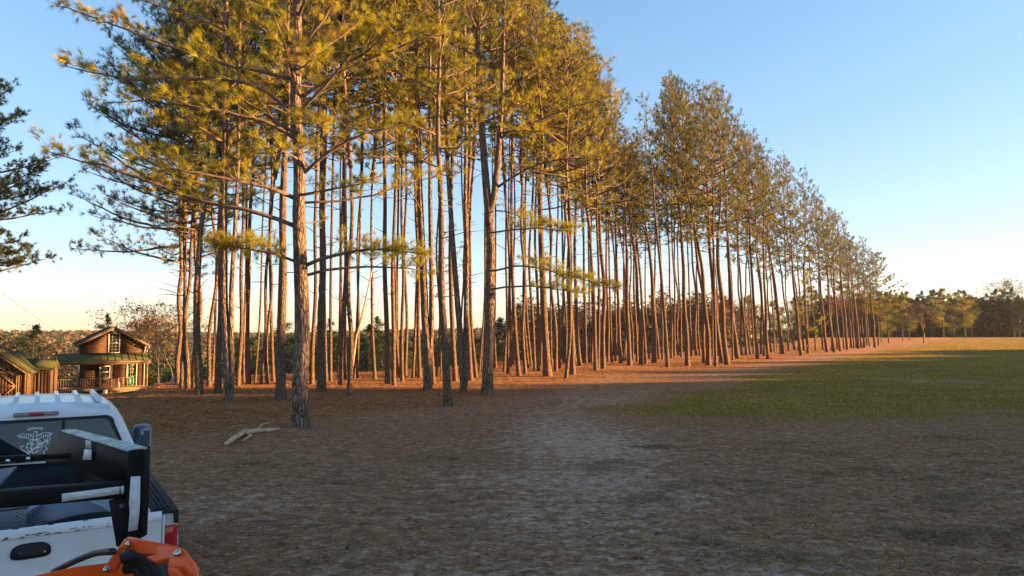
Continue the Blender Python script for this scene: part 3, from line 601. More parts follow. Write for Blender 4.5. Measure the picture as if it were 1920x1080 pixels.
hero((563, 800), [(563, 803), (562, 760), (563, 700), (567, 640), (566, 560), (563, 480), (560, 400), (562, 330), (559, 260), (553, 190), (556, 120), (558, 50), (556, -60), (552, -150)], 30, 12, [
 ([(553, 424), (520, 410), (470, 395), (400, 382), (350, 372), (290, 345), (240, 318), (160, 300), (88, 284)], -1.2, .085, dict(step=.22, start=.22, sec=1.3)),
 ([(553, 372), (525, 352), (480, 345), (430, 338), (380, 322), (320, 318), (250, 300)], -2.4, .08, dict(step=.2, start=.2, sec=1.2)),
 ([(553, 490), (535, 478), (500, 470), (450, 462), (400, 456)], -1.0, .055, dict(step=.10, start=.08, sec=.8, tw=8)),
 ([(572, 498), (600, 482), (650, 470), (700, 462), (745, 470), (790, 478)], -1.0, .075, dict(step=.13, start=.3, sec=1.0, tw=7)),
 ([(575, 516), (620, 503), (680, 498), (740, 500), (800, 506)], .6, .06, dict(step=.32, start=.45, sec=.8, tw=5)),
 ([(568, 365), (600, 358), (640, 348), (690, 345)], -1.5, .06, dict(step=.2, start=.2, sec=.9)),
 ([(568, 380), (620, 380), (680, 372), (740, 352), (820, 328)], 1.0, .05, dict(step=.4, start=.5, sec=.7)),
 ([(565, 328), (592, 300), (620, 286), (635, 262), (690, 248), (760, 232)], -.5, .075, dict(step=.22, start=.3, sec=1.1)),
 ([(556, 262), (530, 238), (495, 225), (440, 212), (380, 205), (300, 188), (200, 190)], -1.0, .08, dict(step=.2, start=.2, sec=1.25)),
 ([(553, 222), (530, 192), (500, 165), (460, 150), (400, 150), (300, 148), (210, 150), (125, 122)], -1.8, .075, dict(step=.2, start=.22, sec=1.3)),
 ([(556, 150), (520, 140), (440, 125), (380, 110), (300, 82), (210, 45), (100, 8)], .4, .075, dict(step=.2, start=.22, sec=1.3)),
 ([(562, 182), (600, 160), (640, 132), (700, 105), (760, 85), (830, 60)], -.8, .08, dict(step=.22, start=.35, sec=1.2)),
 ([(640, 132), (690, 95), (740, 45)], -1.6, .05, dict(step=.22, start=.2, sec=1.0)),
 ([(558, 98), (590, 60), (615, 15), (650, -40)], -.6, .07, dict(step=.22, start=.25, sec=1.1)),
 ([(557, 95), (535, 25), (480, 2), (420, -20)], -.8, .07, dict(step=.2, start=.2, sec=1.1)),
 ([(560, 230), (585, 235), (605, 240)], -2.2, .05, DN), ([(560, 300), (545, 290), (500, 270)], -2.6, .05, DN),
 ([(560, 130), (570, 120), (590, 110)], -2.6, .05, DN), ([(556, 200), (520, 195), (470, 188), (400, 170)], 2.4, .06, DN),
 ([(560, 420), (590, 415), (620, 410)], 1.5, .03, dict(step=.5, start=.5, sec=.5, tw=1)),
 ], 'largest foreground pine with deeply plated bark and long lit limbs reaching left', (11, .55, .98, 4.0, .8), seed=11)
hero((914, 738), [(914, 742), (914, 700), (917, 640), (918, 560), (920, 480), (919, 420), (914, 380), (908, 300), (903, 230), (898, 140), (895, 60), (892, -20)], 21, 7, [
 ([(925, 508), (945, 502), (970, 495), (1010, 503), (1060, 515), (1110, 530), (1155, 545)], -2.0, .06, dict(step=.16, start=.22, sec=1.0, tw=7)),
 ([(925, 542), (950, 536), (1000, 535), (1060, 543), (1100, 548)], -.5, .06, dict(step=.2, start=.35, sec=.9, tw=6)),
 ([(925, 436), (960, 430), (1010, 428), (1075, 434)], -1.5, .055, dict(step=.15, start=.18, sec=1.0, tw=7)),
 ([(930, 395), (960, 395), (985, 415)], -1.0, .045, dict(step=.22, start=.3, sec=.8, tw=5)),
 ([(932, 352), (965, 328), (1005, 308), (1050, 300), (1120, 292)], -1.5, .075, dict(step=.26, start=.3, sec=1.4, tw=5)),
 ([(936, 262), (960, 240), (1010, 228), (1070, 200), (1140, 185)], -1.0, .08, dict(step=.26, start=.3, sec=1.5, tw=5)),
 ([(938, 250), (970, 245), (1020, 245)], -2.5, .06, DN), ([(900, 300), (870, 290), (830, 270)], -1.5, .05, DN),
 ([(942, 180), (980, 150), (1030, 110)], -1.0, .07, dict(step=.26, start=.2, sec=1.4, tw=5)),
 ([(900, 220), (870, 190), (820, 165)], -1.0, .07, dict(step=.26, start=.2, sec=1.4, tw=5)),
 ([(945, 100), (1000, 60), (1030, 30)], -1.0, .07, dict(step=.26, start=.2, sec=1.3, tw=5)),
 ([(898, 110), (850, 80), (790, 70)], -1.0, .07, dict(step=.26, start=.2, sec=1.3, tw=5)),
 ([(897, 60), (880, 20), (850, -30)], -1.0, .07, DN), ([(945, 60), (970, 20), (980, -30)], .5, .07, DN),
 ], 'thick pine whose trunk forks in two halfway up, with flat green boughs reaching right', (12, .62, .98, 3.6, 1), stems=[([(917, 400), (926, 372), (933, 310), (937, 250), (941, 180), (944, 90), (946, 0)], (15, 5))], tuft=(26, .23, .010), seed=21)
# pine with two stems crossing, the low forked pine at left, forked pine at 802
hero((869, 735), [(869, 738), (868, 700), (864, 640), (858, 570), (850, 470), (844, 380), (836, 260), (832, 120), (830, 0)], 12, 5, [
 ([(850, 240), (890, 200), (930, 180)], -1.5, .05, DN), ([(840, 200), (800, 170), (760, 160)], -1, .05, DN), ([(838, 260), (800, 240), (770, 238)], -1.6, .05, DN)],
 'pine with two long stems crossing from one shaded foot, left of the thick forked pine', (12, .55, .98, 3.0, 1), stems=[([(872, 725), (873, 660), (874, 590), (876, 480), (872, 380), (874, 250), (872, 120), (870, 0)], (11, 5))], tuft=(22, .24, .011), seed=31)
hero((428, 757), [(428, 760), (427, 700), (424, 640), (420, 560), (420, 470), (420, 380), (422, 260), (424, 120), (425, -20)], 15, 7, [
 ([(420, 330), (380, 300), (300, 290), (240, 270)], .5, .06, DN), ([(422, 200), (370, 160), (300, 140), (250, 110)], .8, .06, DN), ([(422, 270), (360, 240), (280, 225)], 1.6, .06, DN),
 ([(424, 60), (370, 30), (300, 10), (250, 0)], .5, .06, DN)],
 'shaded pine at left forking low, a second lit stem rising from its foot', (14, .5, .98, 3.6, 1), stems=[([(433, 745), (435, 690), (433, 620), (434, 540), (440, 440), (446, 330), (448, 180), (450, 20)], (11, 5))], tuft=(22, .24, .011), seed=41)
hero((802, 731), [(802, 734), (802, 700), (801, 650), (797, 600), (794, 520), (790, 430), (786, 340), (783, 200), (780, 40)], 16, 6, [
 ([(792, 400), (770, 350), (740, 330)], -1, .04, DN), ([(786, 300), (820, 270), (850, 260)], -1, .05, DN)],
 'pine forking at chest height behind yellow green sprigs, left of the leaning grey trunk', (12, .55, .98, 3.0, 1), stems=[([(804, 680), (808, 640), (810, 590), (808, 480), (806, 380), (806, 220), (806, 60)], (10, 5))], tuft=(22, .24, .011), seed=51)
# low limbed pines on the open left side
def lowpine(px, d, toppy, cbf, R, label, seed, need=None, bias=None, w=10, sparse=.9, nl=60, name='pine_tree', nw=.014, py=700, n=13, sec=1.15, low=.7, shape=.3, step=.42):
    x = (px-960)/F*d; z0 = H(x, d); ty = ray(px, toppy); Ht = CAMH+ty[2]/ty[1]*d-z0; hc = Ht*(1-cbf)
    e = empty(name, (x, d, z0)); tag(e, label, 'pine tree')
    me, tp, td = trunk_mesh(Ht-hc, w*d/F/2, w*d/F/2*.7, (0, 0), seed, 4); link('trunk', me, e)
    c = crown_mesh('crown', hc, R, nl, seed, need=need, bias=bias, sparse=sparse, NW=nw, n=n, sec=sec, low=low, shape=shape, step=step, trunk_r=w*d/F/2*.7)
    o = link('crown', c, e); o.location = tp; return e
lowpine(-150, 36, 60, .30, 7.2, 'dark pine at the left edge of the view with boughs hanging into the sky', 61, bias=None, w=16, nl=120, n=18, nw=.024, sparse=1.25, sec=1.4, step=.34)
lowpine(338, 37, -60, .27, 5.0, 'pine at the left end of the stand with boughs hanging low over the cabin side', 62, need=NEEDR, bias=(PI*1.02, .12), w=9, nl=84, n=20, sec=1.5, step=.3)
lowpine(356, 33, 40, .40, 4.6, 'dark crowned pine just behind the stout lit trunk at left', 63, bias=(PI, .25), w=8, nl=64, need=DARKNEED, n=20, step=.32)
lowpine(470, 36, -120, .50, 4.5, 'tall dark crowned pine behind the largest pine, left side', 64, w=8, nl=50, need=DARKNEED)
lowpine(640, 36, -150, .50, 4.2, 'tall pine behind the largest pine, right side, crown against the sky', 65, w=8, nl=50)
lowpine(740, 36, -150, .48, 4.2, 'tall pine right of the largest pine with a pale lit crown', 66, w=8, nl=50, need=NEEDN)
lowpine(828, 46, 440, .55, 1.3, 'small yellow green pine sapling glowing between trunks at mid photo', 67, w=3, nl=16, sparse=.7, need=NEEDN)
lowpine(1513, 88, 520, .2, 1.7, 'yellow green sapling among the slanting pines near the right end', 68, w=2.5, nl=22, sparse=.8, nw=.03, need=NEEDN)
lowpine(1060, 42, 60, .48, 4.6, 'broad crowned pine right of the forked pine, crown overhanging the dirt', 69, w=7, nl=50, need=NEEDN)
lowpine(1120, 50, 130, .5, 4.4, 'broad crowned pine at the stand edge above the rusty bough tip', 70, w=6, nl=50)
lowpine(1340, 58, 168, .42, 4.2, 'full crowned pine forming the tallest peak of the right part', 71, w=6, nl=60)
lowpine(1645, 140, 480, .35, 4.6, 'sparse pine at the row end whose thin boughs reach out right', 72, w=3, nl=50, sparse=.9, nw=.05, bias=(0, .08), n=16)
# leaning dead stem
dm = M(); q = [G(657, 713), P(668, 630, 40), P(684, 570, 40), P(698, 505, 40)]; o0 = q[0]; dm.tube(np.array(q)-o0, [.07, .06, .05, .035], 7, jag=.05)
dm.tube(np.array([q[1], P(690, 560, 39.5)])-o0, [.03, .01], 5); o = dm.build('dead_stem', DEADWOOD, None, True); o.location = o0; tag(o, 'bare leaning dead stem caught between pines on the ridge', 'dead tree')
# ---------------------------------------------------------------- background woods
def wood_pine_mesh(seed, Ht=20, R=3.6, cb=.3, need=None, n=4200, cs=.21):
    g = np.random.default_rng(seed); m = M(); tr = np.column_stack([g.normal(0, .1, 5).cumsum()*.5, g.normal(0, .1, 5).cumsum()*.5, np.linspace(-.3, Ht*.97, 5)])
    tr[0, :2] = 0; m.tube(tr, np.linspace(.24, .05, 5), 6, cap=False)
    cc = []; tt = []
    nb = 26
    for i in range(nb):
        f = (i+g.uniform(0, .9))/nb; z = Ht*(cb+(1-cb)*f); a = g.uniform(0, 6.28); prof = (.55+.45*min(1, f/.3))*(1-max(0, f-.45)/.55)**.6
        l = R*prof*g.uniform(.5, 1.1); c0 = np.array([np.interp(z, tr[:, 2], tr[:, 0]), np.interp(z, tr[:, 2], tr[:, 1]), z])
        e = c0+np.array([math.cos(a)*l, math.sin(a)*l, l*.3]); m.tube([c0, (c0+e)/2-[0, 0, .1], e], [.06, .04, .02], 4)
        k = n//nb; t = g.uniform(.3, 1.1, k)[:, None]; sp = .32*l+.25
        p = c0+(e-c0)*t+g.normal(0, 1, (k, 3))*np.array([sp*.55, sp*.55, .34]); cc.append(p); tt.append(np.full(k, g.uniform(.1, .9))+g.normal(0, .1, k))
    global rng
    keep = rng; rng = g; m.cards(np.vstack(cc), cs, mi=1, tint=np.clip(np.concatenate(tt), 0, 1)); rng = keep
    return m.mesh('pine', [BARK, need or NEED])
def bare_mesh(seed, Ht=12, spread=.5, leaf=None, nleaf=0, tw=.014, depth=7, r0=.13, trunkm=None, lsz=.16):
    g = np.random.default_rng(seed); m = M(); S = []; E = []; R0 = []; R1 = []; tips = []
    def rec(p, d, l, r, k):
        q = p+d*l; S.append(p); E.append(q); R0.append(r); R1.append(max(r*.72, tw*.7))
        if k == 0: tips.append(q); return
        nb = 2 if g.uniform() < .45 else 3
        for _ in range(nb):
            nd = d+g.normal(0, spread, 3)+np.array([0, 0, .12]); nd /= np.linalg.norm(nd); rec(q, nd, l*g.uniform(.62, .88), max(r*.62, tw), k-1)
    d = np.array([g.normal(0, .06), g.normal(0, .06), 1]); rec(np.array([0, 0, -.3]), d, Ht*.26, r0, depth)
    m.sticks(S, E, R0, R1, mi=0)
    if nleaf:
        t = np.array(tips); i = g.integers(0, len(t), nleaf); p = t[i]+g.normal(0, .35, (nleaf, 3))
        global rng
        keep = rng; rng = g; m.cards(p, lsz, mi=1); rng = keep
    return m.mesh('tree', [trunkm or GREYBARK, leaf or RUST])
WP = [wood_pine_mesh(201, 20, 3.8, .35), wood_pine_mesh(202, 19, 4.4, .22), wood_pine_mesh(203, 22, 3.6, .4), wood_pine_mesh(204, 17, 4.6, .1, BROAD), wood_pine_mesh(205, 20, 4.2, .15, DARKNEED), wood_pine_mesh(206, 21, 4.8, .05, DARKNEED)]
BT = [bare_mesh(301, leaf=TWIG, nleaf=1500, lsz=.2), bare_mesh(302, 13, leaf=TWIG, nleaf=900, lsz=.18), bare_mesh(303, 11, .55, leaf=TWIG, nleaf=1500, lsz=.2), bare_mesh(304, 12, .5, leaf=TWIG, nleaf=1200, lsz=.16)]
RT = bare_mesh(305, 11, .5, RUST, 1800)
def bg(name, me, px, d, top_y, label, cat, group=None, wide=1.0, hmesh=20.0, seed=0, rot=None):
    x = (px-960)/F*d; z0 = H(x, d); ty = ray(px, top_y); Ht = CAMH+ty[2]/ty[1]*d-z0; s = Ht/hmesh
    o = link(name, me); o.location = (x, d, z0-.05); o.scale = (s*wide, s*wide, s); o.rotation_euler = (0, 0, random.uniform(0, 6.28)); tag(o, label, cat, group); return o
# right end: trees standing apart on the field edge
for px, d, ty, k, wd, lab in [
 (1664, 175, 530, 3, .9, 'yellow green bushy pine just right of the last tall pine of the row'),
 (1651, 185, 545, 1, .9, 'smaller bushy pine half hidden left of the yellow green one'),
 (1691, 215, 548, 0, .9, 'pale trunked pine left of the bare field tree'),
 (1703, 230, 560, 1, 1.1, 'low brownish pine right behind the pale trunked one'),
 (1767, 330, 536, 1, 1.15, 'round topped pine left of the lit pair at the field end'),
 (1786, 310, 546, 3, 1.2, 'left one of the lit pair of pines at the field end'),
 (1808, 310, 540, 1, 1.0, 'right one of the lit pair of pines, pale bare trunk below'),
 (1745, 345, 545, 4, 1.1, 'dark pine left of the round topped one at the field end')]:
    bg('pine_tree', WP[k], px, d, ty, lab, 'pine tree', 'separate pines at the field end', wd, 20)
bg('bare_tree', bare_mesh(310, 11, .55, depth=8, r0=.20, tw=.034, leaf=TWIG, nleaf=500, lsz=.12), 1730, 165, 572, 'lone bare spreading tree standing on the orange lit field edge', 'bare tree', None, 1.15, 9.5)
bg('bare_tree', BT[1], 1890, 395, 541, 'pinkish bare treetop rising above the dark wood at right', 'bare tree', None, 1.0, 10.5)
bg('rusty_tree', RT, 1345, 128, 562, 'rusty red leaved tree glowing behind the stand', 'tree', None, 1.5, 10)
bg('rusty_tree', bare_mesh(306, 11, .5, RUST, 1500), 1545, 260, 552, 'brownish red tree behind the far cluster of the stand', 'tree', None, 1.5, 10)
bg('shrub', bare_mesh(307, 5, .5, BROAD, 500, tw=.02), 1455, 118, 608, 'small brown green shrub on the litter right of the straight slim pine', 'shrub', None, 1.2, 5)
# treeline along the far field, individual crowns
k = 0
for px in range(1490, 1990, 10):
    r = random.Random(px); k += 1; d = r.uniform(340, 375); ty = 552+r.uniform(-9, 16)-(6 if px > 1820 else 0)
    lab = 'dark pine in the wood edge behind the far field' if px > 1640 else 'dark pine in the wood glimpsed through the far cluster'
    bg('pine_tree', WP[[4, 5, 0, 4, 2, 5][k % 6]], px, d, ty, lab, 'pine tree', 'pines of the far wood edge' if px > 1640 else 'pines of the wood behind the cluster', r.uniform(1.1, 1.5), 20)
for px in range(1275, 1500, 16):
    r = random.Random(px); k += 1; d = r.uniform(190, 240); ty = 588+r.uniform(-22, 10)-(1500-px)*0.02
    bg('pine_tree', WP[[4, 5, 2][k % 3]], px, d, ty, 'dark pine of the wood right behind the middle of the stand', 'pine tree', 'pines of the wood behind the stand', 1.3, 20)
for px in list(range(940, 1385, 12)):
    r = random.Random(px+5); d = r.uniform(120, 170); ty = 590+r.uniform(-24, 14)-max(0, (px-1100))*.06
    if px % 5 < 2: bg('evergreen_tree', WP[4+px % 2], px, d+25, ty+4, 'dark evergreen among the leafless brush behind the stand', 'evergreen tree', 'evergreens in the brush behind the stand', 1.5, 20)
    else: bg('bare_tree', BT[px % 4], px, d, ty, 'brown leafless tree in the brush behind the stand', 'bare tree', 'leafless trees behind the stand', 1.3, 10)
for px in list(range(430, 960, 11)):
    r = random.Random(px+9); d = r.uniform(95, 150); ty = 634+r.uniform(-26, 16)
    bg('evergreen_tree', WP[[3, 5, 4, 3][px % 4]], px, d, ty, 'green bushy evergreen in the valley seen between the pine trunks', 'evergreen tree', 'evergreens in the valley behind the stand', 1.6, 19)
# behind the cabin
for px, d, ty, me, hm, wd, nm, cat, lab in [
 (20, 110, 629, WP[3], 17, 2.0, 'evergreen_tree', 'evergreen tree', 'rounded yellow green tree behind the shed at left'),
 (68, 95, 610, WP[4], 20, 1.5, 'evergreen_tree', 'evergreen tree', 'dark pointed evergreen behind the shed and deck'),
 (112, 110, 628, BT[0], 10, 1.7, 'bare_tree', 'bare tree', 'pink brown leafless tree left of the cabin gable'),
 (140, 105, 636, BT[2], 10, 1.7, 'bare_tree', 'bare tree', 'pink brown leafless tree touching the cabin gable from the left'),
 (200, 84, 600, WP[5], 20, 1.1, 'pine_tree', 'pine tree', 'dark pine peeking over the left slope of the cabin roof'),
 (258, 90, 602, WP[3], 17, 1.2, 'pine_tree', 'pine tree', 'olive pine peeking over the right slope of the cabin roof'),
 (318, 52, 556, BT[3], 11.5, 1.0, 'bare_tree', 'bare tree', 'leafless sapling with a curved pale stem right of the cabin'),
 (302, 70, 585, BT[1], 11, 1.3, 'bare_tree', 'bare tree', 'leafless tree behind the cabin corner downspout'),
 (331, 80, 600, BT[0], 10, 1.5, 'bare_tree', 'bare tree', 'thicket tree behind the curved pale stem'),
 (300, 85, 628, WP[3], 17, 1.5, 'evergreen_tree', 'evergreen tree', 'low olive evergreen in the thicket right of the cabin')]:
    bg(nm, me, px, d, ty, lab, cat, None, wd, hm)
lm = M(); q = [P(317, 731, 47), P(326, 708, 47), P(337, 684, 47)]; q[0][2] = H(q[0][0], 47)-.1; lm.tube(np.array(q)-q[0], [.11, .10, .07], 7, jag=.04)
lm.tube(np.array([q[2], P(340, 655, 47.4)])-q[0], [.06, .02], 5); o = lm.build('leaning_trunk', DEADWOOD, None, True); o.location = q[0]; tag(o, 'leaning pale dead trunk at the thicket right of the cabin', 'dead tree')
# far wooded hills and valley: one uncountable mass
def far_wood(name, label, N, xr, yr, hr, cards, size, mats, dens=None):
    g = rng; x = g.uniform(xr[0], xr[1], N*3); y = yr[0]*(yr[1]/yr[0])**g.uniform(0, 1, N*3)
    k = dens(x, y) if dens else np.ones(len(x), bool); x = x[k][:N]; y = y[k][:N]; N = len(x)
    z = hgt(x, y); h = g.uniform(hr[0], hr[1], N)*(.9+.12*fbm(x, y, .01, 4)); R = h*g.uniform(.28, .45, N)
    u = g.normal(size=(N, cards, 3)); u /= np.linalg.norm(u, axis=2)[..., None]; u *= g.uniform(.35, 1, (N, cards, 1))**.5
    c = np.stack([x, y, z+h*.50], -1)[:, None]+u*np.stack([R, R, h*.5], -1)[:, None]
    kind = (fbm(x, y, .02, 6)+g.normal(0, .3, N)); m = M(); sz = np.repeat((size*(1+y/500)), cards).reshape(N, cards)
    for mi in (0, 1):
        kk = (kind > .1) if mi == 0 else (kind <= .1)
        ti = np.clip(np.repeat(g.uniform(0, 1, kk.sum()), cards)+g.normal(0, .12, kk.sum()*cards), 0, 1)
        if kk.sum(): m.cards(c[kk].reshape(-1, 3), sz[kk].ravel(), mi=mi, tint=ti)
    m.sticks(np.stack([x, y, z-.5], -1), np.stack([x, y, z+h*.7], -1), .22, .12, mi=0)
    o = m.build(name, mats); tag(o, label, None, kind='stuff'); return o
def dl(x, y): 
    u = 960+F*x/y; c = np.interp(u, CU, CD); return (u < 1480) & (u > -120) & (y > c+70)
far_wood('hill_woods', 'wooded hills beyond the valley, brown and green, fading to the horizon', 3600, (-900, 400), (150, 1500), (9, 14), 120, .7, [TWIG, BROAD], dl)
def dr(x, y): u = 960+F*x/y; return (u > 1380) & (u < 2150)
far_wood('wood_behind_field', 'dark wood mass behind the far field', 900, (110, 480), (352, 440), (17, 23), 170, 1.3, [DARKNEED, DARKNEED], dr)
# wood to the right, out of view, whose tops shade the foreground
def shade_wood():
    g = rng; N = 460; q = g.uniform(-60, 112, N)*1.0; q[:160] = g.uniform(-60, 36, 160); x = g.uniform(140, 162, N); y = q+math.tan(PI/2-math.radians(SUN_AZ))*x
    Hh = np.interp(q, [-60, 5, 20, 31, 36, 40, 71, 106, 112], [29, 28.3, 24.6, 23.2, 21.2, 19.8, 16.5, 10.4, 7])*g.uniform(.86, 1.03, N); R = g.uniform(2.2, 3.6, N)
    c = []; 
    for i in range(N):
        n = 420; u = g.normal(size=(n, 3)); u /= np.linalg.norm(u, axis=1)[:, None]; c.append(np.array([x[i], y[i], Hh[i]*.52])+u*np.array([R[i], R[i], Hh[i]*.5])*g.uniform(.5, 1, (n, 1)))
    m = M(); m.cards(np.vstack(c), 1.5, mi=0); m.sticks(np.stack([x, y, x*0-.3], -1), np.stack([x, y, Hh*.8], -1), .25, .1)
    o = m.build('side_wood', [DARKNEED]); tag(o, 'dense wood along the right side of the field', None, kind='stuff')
shade_wood()
#@@OBJECTS
# ---------------------------------------------------------------- cabin
def loft(m, secs, mi=0, caps=True):
    s = np.asarray(secs, float); n, k = s.shape[:2]; i = np.arange(n-1)[:, None]*k; j = np.arange(k)[None]; j2 = (j+1) % k
    q = np.stack([i+j, i+j2, i+k+j2, i+k+j], -1).reshape(-1, 4); v = s.reshape(-1, 3); t = []
    if caps:
        v = np.vstack([v, s[0].mean(0), s[-1].mean(0)]); a = n*k
        t = [[a, (x+1) % k, x] for x in range(k)]+[[a+1, (n-1)*k+x, (n-1)*k+(x+1) % k] for x in range(k)]
    return m.add(v, t=t, q=q, mi=mi)
def bevel(o, w=.01, seg=2):
    b = o.modifiers.new('bevel', 'BEVEL'); b.width = w; b.segments = seg; b.limit_method = 'ANGLE'; return o
LOG = mat('log_wall', (.11, .055, .026), .75, noise=(3, (.055, .028, .015), .35, .7, (1, 1, 5)), bump=(12, .4, .02))
PLANK = mat('weathered_planks', (.15, .08, .04), .85, noise=(4, (.065, .036, .02), .35, .65, (6, 6, .6)), bump=(15, .4, .01))
PORCHW = mat('porch_wood', (.26, .16, .085), .8, noise=(5, (.13, .075, .04), .35, .65))
GREENROOF = mat('green_metal_roof', (.05, .055, .022), .85, noise=(2, (.085, .085, .035), .3, .7), spec=.1)
FASCIA = mat('brown_fascia', (.14, .09, .06), .7)
CREAM = mat('cream_trim', (.62, .55, .42), .6)
GLASS = mat('dark_window_glass', (.03, .035, .04), .08, spec=.6)
TEAL = mat('teal_door_paint', (.10, .27, .21), .5, noise=(4, (.075, .20, .16), .4, .6))
GUTTER = mat('pale_downspout', (.50, .46, .44), .45)
hx0 = (155-960)/F*62.0; HZ = -2.88; HA = math.radians(33)
cab = empty('log_cabin', (hx0, 62.0, HZ), HA); tag(cab, 'small two storey log cabin with green porch roof standing beyond the truck', 'cabin')
W, D = 4.85, 7.0
m = M()
def logs(m, x0, x1, z0, z1, y, ax='x', r=.095, skip=(), topf=None):
    z = z0+r
    while z < z1-r*.4:
        a, b = x0, x1
        if topf:
            a, b = topf(z+r)
            if b-a < .15: break
        cuts = sorted([(max(a, s0), min(b, s1)) for s0, s1, q0, q1 in skip if q0-r*.5 < z < q1+r*.5 and s1 > a and s0 < b]); cur = a; segs = []
        for c0, c1 in cuts: segs.append((cur, c0)); cur = c1
        segs.append((cur, b))
        for s0, s1 in segs:
            if s1-s0 > .04:
                pts = [[s0, y, z], [s1, y, z]] if ax == 'x' else [[y, s0, z], [y, s1, z]]
                m.tube(pts, r, 10)
        z += 2*r*.93
def gab(z):
    f = (5.85-z)/(5.85-4.42) if z > 4.42 else 1; f = min(1, max(0, f)); return (W/2-W/2*f, W/2+W/2*f)
doorx, winx, gwx = (3.58, 4.3), (1.44, 2.24), (2.03, 2.93)
logs(m, 0, W, .5, 5.85, 0, skip=[(*doorx, .6, 2.75), (*winx, 1.45, 2.6), (*gwx, 3.65, 5.5)], topf=gab)
m.box((W/2, .12, 2.4), (W-.1, .06, 3.9)); m.box((W/2, .12, 4.8), (W*.45, .06, 1.0))
logs(m, 0, D, .5, 4.42, W, 'y'); logs(m, 0, D, .5, 4.42, 0, 'y')
m.box((W/2, D, 2.4), (W, .1, 3.9)); prism(m, [[0, D, 4.3], [W, D, 4.3], [W/2, D, 5.8]], (0, -1, 0), .1); m.box((W/2, D/2, .25), (W-.1, D-.1, .55), mi=1)
m.build('wall', [LOG, FASCIA], cab, True)
m = M(); e, pk = .42, 5.98
for sx in (-1, 1):
    a = np.array([W/2, -.55, pk]); b = np.array([W/2+sx*(W/2+e), -.55, 4.42]); nn = np.array([sx*.5, 0, .87])
    prism(m, [a, b, b+[0, D+1.1, 0], a+[0, D+1.1, 0]], nn, .07)
    for i in range(9): 
        c = (a+b)/2; y = -.5+i*(D+1)/8; d = b-a; m.tube([a+nn*.08+[0, y+.55, 0], b+nn*.08+[0, y+.55, 0]], .012, 4)
r_ = m.build('roof', [mat('brown_metal_roof', (.05, .042, .028), .6, noise=(2, (.075, .065, .04), .3, .7))], cab)
m = M()
for sx in (-1, 1):
    a = np.array([W/2, -.56, pk-.02]); b = np.array([W/2+sx*(W/2+e), -.56, 4.40]); prism(m, [a, b, b-[0, 0, .17], a-[0, 0, .17]], (0, -1, 0), .03)
    m.box((W/2+sx*(W/2+e+.05), D/2, 4.36), (.10, D+1.1, .11))
m.build('fascia', [FASCIA], r_)
def window(x0, x1, z0, z1, nx, nz, y=-.10, par=None):
    f = M(); t = .055; f.box(((x0+x1)/2, y, z1), (x1-x0+.12, .07, .09)); f.box(((x0+x1)/2, y, z0), (x1-x0+.12, .09, .09))
    for x in (x0, x1): f.box((x, y, (z0+z1)/2), (.09, .07, z1-z0-.09))
    f.box(((x0+x1)/2, y+.005, (z0+z1)/2), (x1-x0-.09, .05, .06))
    w = f.build('window', [CREAM], par); g = M(); g.box(((x0+x1)/2, y+.045, (z0+z1)/2), (x1-x0-.08, .02, z1-z0-.08)); g.build('pane', [GLASS], w)
    q = M()
    for i in range(1, nx): q.box((x0+(x1-x0)*i/nx, y+.02, (z0+z1)/2), (.022, .02, z1-z0-.1))
    for i in range(1, nz):
        if abs(i*2-nz) > .1: q.box(((x0+x1)/2, y+.021, z0+(z1-z0)*i/nz), (x1-x0-.1, .02, .022))
    if nx > 1: q.build('muntin_grid', [CREAM], w)
    return w
window(gwx[0]+.03, gwx[1]-.03, 3.72, 5.42, 3, 6, par=cab); window(winx[0]+.03, winx[1]-.03, 1.5, 2.55, 1, 2, par=cab)
m = M(); x0, x1 = doorx; m.box(((x0+x1)/2, -.02, 1.20), (x1-x0-.12, .05, .9)); m.box(((x0+x1)/2, -.02, 2.6), (x1-x0-.12, .05, .12))
for x in (x0+.09, x1-.09): m.box((x, -.02, 2.1), (.06, .05, .9))
for x in ((x0+x1)/2-.13, (x0+x1)/2+.13): m.box((x, -.05, 1.18), (.17, .02, .62))
dr_ = m.build('door', [TEAL], cab)
m = M(); m.box(((x0+x1)/2, .0, 2.1), (x1-x0-.2, .02, .88)); m.build('pane', [GLASS], dr_)
m = M()
for i in (1, 2): m.box((x0+.12+(x1-x0-.24)*i/3, -.025, 2.1), (.02, .03, .88))
for i in (1, 2): m.box(((x0+x1)/2, -.024, 1.66+.88*i/3), (x1-x0-.2, .03, .02))
m.build('muntin_grid', [CREAM], dr_)
m = M(); m.tube([[x1-.12, -.07, 1.65], [x1-.12, -.12, 1.65]], .03, 8); m.build('handle', [GUTTER], dr_)
m = M()
for x in (x0-.02, x1+.02): m.box((x, -.09, 1.72), (.09, .07, 2.0))
m.box(((x0+x1)/2, -.09, 2.76), (x1-x0+.14, .075, .09)); m.build('door_frame', [CREAM], cab)
# porch roof, posts, deck, railings
m = M(); prism(m, [[-1.8, -2.35, 3.05], [5.25, -2.35, 3.05], [5.25, -.10, 3.66], [-1.8, -.10, 3.66]], (0, -.25, 1), .05)
for i in range(14): m.tube([[-1.75+i*.535, -2.36, 3.115], [-1.75+i*.535, -.12, 3.72]], .012, 4)
p_ = m.build('porch_roof', [GREENROOF], cab); m = M(); m.box((1.72, -2.36, 2.98), (7.05, .05, .13)); m.box((1.72, -2.2, 2.86), (7.0, .1, .14)); m.build('fascia', [FASCIA], p_)
for x in (-.22, 2.2, 4.95, -1.75):
    m = M(); m.box((x, -2.2, 1.42), (.15, .14, 2.76)); m.build('porch_post', [PORCHW], cab)
m = M()
for i in range(16): m.box((1.25, -2.25+i*.145, .74), (7.6, .135, .04))
m.box((1.25, -2.34, .64), (7.6, .045, .22)); 
for x in (-2.4, -.22, 2.2, 4.95): m.box((x, -2.2, .3), (.15, .15, .85))
